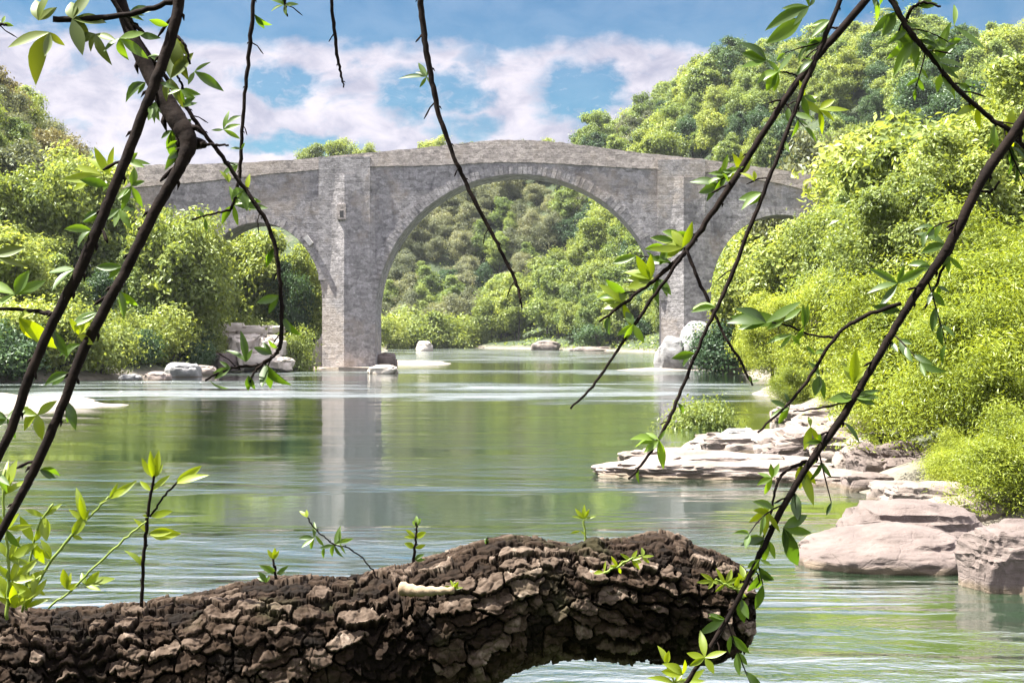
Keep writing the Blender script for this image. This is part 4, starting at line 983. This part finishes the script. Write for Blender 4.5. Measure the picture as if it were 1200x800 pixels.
def shade_tree():  # out-of-view crown added to cut sky light on the trunk's near side
    me, C = crown_mesh('crown', M['poplar'], 77, 7.0, 4.6, 30, 60000, .13, aspect=.35, low=.30, lobe=.34, spread=.2)
    e = empty('willow_tree', (1.0, -7.6, hz(1.0, -7.6) - .1)); tag(e, 'unseen willow added behind the viewpoint to shade the front of the fallen trunk', 'tree')
    link('crown', me, e); link('trunk', trunk_mesh('trunk', C, 7.0, .22, 77), e); e.scale = (1.2, 1.2, 1.35)
shade_tree()
def haze():
    m, nt = new_mat('river_haze')
    v = N(nt, 'VolumePrincipled', None, Color=(.86, .93, 1, 1), Density=.00006, Anisotropy=.2)
    o = nt.nodes.new('ShaderNodeOutputMaterial'); nt.links.new(v.outputs[0], o.inputs[1])
    b = MB(); b.box(-4200, 4200, -2700, 4200, -4, 130)
    tag(b.build('haze', m), 'thin pale air fading the hills behind the bridge', 'haze', kind='stuff')
haze(); cy.volume_bounces = 0

# ------------------------------------------------------------------ shoots growing on the trunk
def shoot(label, main, Y, clusters, stem='green_stem', **kw):
    cl = [(c[0], c[1], Y, c[2], c[3] if len(c) > 3 else 'shoot', c[4] if len(c) > 4 else .36) for c in clusters]
    return branch(label, main, Y, Y, kw.get('twigs', ()), cl, name='leafy_shoot', stem=stem, seed=kw.get('seed', 20), group='shoots growing on the trunk')
shoot('upright yellow-green shoot with two broad top leaves, tallest on the trunk', [(166, 712, 5), (168, 660, 5), (172, 615, 5), (178, 572, 4), (182, 545, 3)], 2.08,
      [(180, 560, [(95, 42), (80, 36), (120, 30), (60, 26)]), (178, 575, [(40, 30), (150, 26)]), (174, 625, [(2, 56), (8, 44), (130, 28)], 'shoot', .36), (176, 605, [(15, 34), (170, 14)]), (168, 665, [(125, 30), (110, 22)]), (206, 566, [(35, 50), (25, 44), (45, 30)], 'shoot', .3)],
      stem='twig', twigs=[([(176, 605, 3), (192, 582, 3), (208, 564, 3)], 2.08, 2.08)], seed=21)
shoot('long pale stem leaning right with a leaf spray at its tip, left on the trunk', [(30, 715, 4), (50, 672, 4), (80, 632, 4), (105, 605, 3), (128, 582, 3)], 2.03,
      [(128, 584, [(40, 36), (30, 30), (205, 14), (60, 22)], 'shoot', .3), (100, 612, [(110, 44), (95, 38), (140, 30)], 'shoot', .36), (84, 628, [(60, 40), (350, 20)]), (60, 655, [(115, 36), (140, 26)])], seed=22)
shoot('thin leaning stem, bare along its length, low at the left of the trunk', [(56, 712, 3), (85, 690, 3), (120, 655, 3), (150, 628, 3), (172, 610, 2)], 2.05,
      [(78, 690, [(100, 34), (80, 26), (30, 24)]), (100, 685, [(20, 40), (45, 32), (350, 24), (120, 26)])], seed=23)
shoot('dense clump of yellow-green leaves at the left edge on the trunk', [(8, 725, 5), (10, 680, 5), (8, 630, 4), (4, 590, 4), (6, 550, 3)], 1.99,
      [(6, 700, [(20, 40), (60, 44), (100, 40), (150, 40), (340, 36)]), (14, 680, [(45, 40), (80, 36), (10, 38), (130, 36)]), (10, 655, [(30, 40), (60, 42), (120, 36), (350, 30)]), (8, 620, [(50, 44), (85, 40), (15, 36), (130, 30)]),
       (4, 580, [(75, 50), (100, 44), (50, 40)]), (30, 712, [(70, 40), (110, 36), (30, 40)]), (40, 700, [(60, 30), (100, 34), (140, 34)]), (18, 712, [(90, 40), (150, 40), (45, 36)])], seed=24)
shoot('yellow-green stem with a broad drooping leaf beside the dense leaf clump', [(26, 716, 4), (34, 668, 4), (44, 620, 3), (62, 590, 3)], 2.01,
      [(40, 635, [(120, 36), (290, 40), (60, 30)]), (52, 605, [(40, 34), (285, 48), (160, 30)]), (32, 680, [(40, 34), (330, 34), (130, 30)])], seed=25)
shoot('small two-leaf sprout standing on the trunk left of the arching twig', [(326, 690, 4), (323, 672, 4), (320, 655, 3)], 2.14,
      [(321, 655, [(85, 20), (125, 18), (60, 16)]), (324, 672, [(35, 20), (150, 24), (10, 14)], 'fore', .4), (312, 682, [(120, 22), (150, 16), (60, 14)], 'fore', .4)], stem='twig', seed=26)
shoot('thin dark arching twig with scattered narrow leaves above the middle of the trunk', [(446, 684, 3), (432, 662, 2), (412, 644, 2), (390, 636, 2), (372, 622, 2), (360, 606, 2)], 2.16,
      [(360, 606, [(140, 18), (100, 14)], 'shoot', .34), (368, 630, [(95, 26), (215, 28), (250, 24), (180, 22)], 'fore', .3), (392, 638, [(75, 26), (30, 24), (250, 24), (300, 20), (190, 26)], 'fore', .3), (380, 640, [(265, 22), (130, 18)], 'fore', .3), (398, 636, [(90, 20), (20, 20), (300, 16)], 'fore', .3)], stem='twig', seed=27)
shoot('small upright sprout with paired round leaves on the middle of the trunk', [(483, 680, 5), (485, 650, 4), (488, 625, 3), (488, 612, 2)], 2.2,
      [(488, 616, [(95, 16), (60, 14), (130, 12)], 'fore', .5), (487, 630, [(30, 20), (140, 18), (170, 14)], 'shoot', .45), (486, 642, [(150, 20), (20, 16)], 'shoot', .5), (485, 655, [(25, 18), (5, 14)], 'fore', .45), (488, 676, [(40, 16), (130, 12)], 'fore', .4)], stem='twig', seed=28)
shoot('tiny single bud sprouting on the rise of the trunk', [(569, 645, 4), (570, 636, 3), (571, 630, 2)], 2.22, [(570, 638, [(85, 12), (110, 10)], 'fore', .5)], stem='twig', seed=29)
shoot('small pale star-shaped sprout on top of the trunk right of its hump', [(686, 636, 3), (685, 618, 3), (684, 605, 2)], 2.27, [(684, 608, [(95, 20), (60, 18), (130, 18), (160, 16), (20, 16)], 'shoot', .3), (680, 622, [(190, 14), (330, 12)], 'shoot', .3)], seed=30)
shoot('spray of small green leaves clinging to the front of the trunk near its right end', [(708, 672, 4), (722, 664, 3), (738, 655, 3), (752, 650, 2)], 2.16,
      [(724, 664, [(170, 18), (120, 18), (30, 20), (300, 14)]), (740, 656, [(60, 20), (350, 22), (20, 18), (150, 16), (310, 18)]), (752, 652, [(80, 16), (10, 18), (330, 14)]), (708, 670, [(190, 16), (80, 14)])], seed=31)
shoot('leafy tuft on the right end of the trunk behind the longest branch', [(872, 700, 4), (862, 690, 3), (850, 684, 3), (838, 678, 2)], 2.2,
      [(850, 684, [(170, 24), (120, 22), (60, 24), (20, 26), (215, 20)]), (862, 690, [(80, 26), (40, 22), (150, 24), (330, 20)]), (836, 680, [(185, 22), (150, 18), (230, 18)]), (870, 680, [(90, 26), (50, 20), (120, 18)])], seed=32)
shoot('sprig with one upright leaf at the bottom edge below the trunk end', [(800, 840, 4), (790, 800, 3), (780, 775, 3)], 2.0, [(780, 778, [(105, 32), (80, 24)], 'shoot', .38), (790, 800, [(20, 36), (160, 32), (60, 22)]), (800, 800, [(40, 30), (10, 26), (120, 20)])], seed=33)
shoot('tiny green sprout on the break in the trunk by the pale broken stub', [(530, 695, 3), (532, 688, 3), (534, 682, 2)], 2.09, [(532, 690, [(60, 14), (110, 14), (20, 12), (160, 12)], 'shoot', .4)], seed=34)
# pale broken stub
m = MB(); q = [at(470, 689, 2.1), at(488, 692, 2.09), at(510, 692, 2.085), at(532, 691, 2.08)]
q = [Vector(v) for v in spline([tuple(v) for v in q], 6)]
m.tube(q, [.0105 - .006 * i / (len(q) - 1) + .0012 * math.sin(i * 1.9) for i in range(len(q))], 9)
tag(m.build('broken_stub', M['dead_wood'], None, True), 'pale barkless broken stub lying along the front of the dark trunk', 'stub')
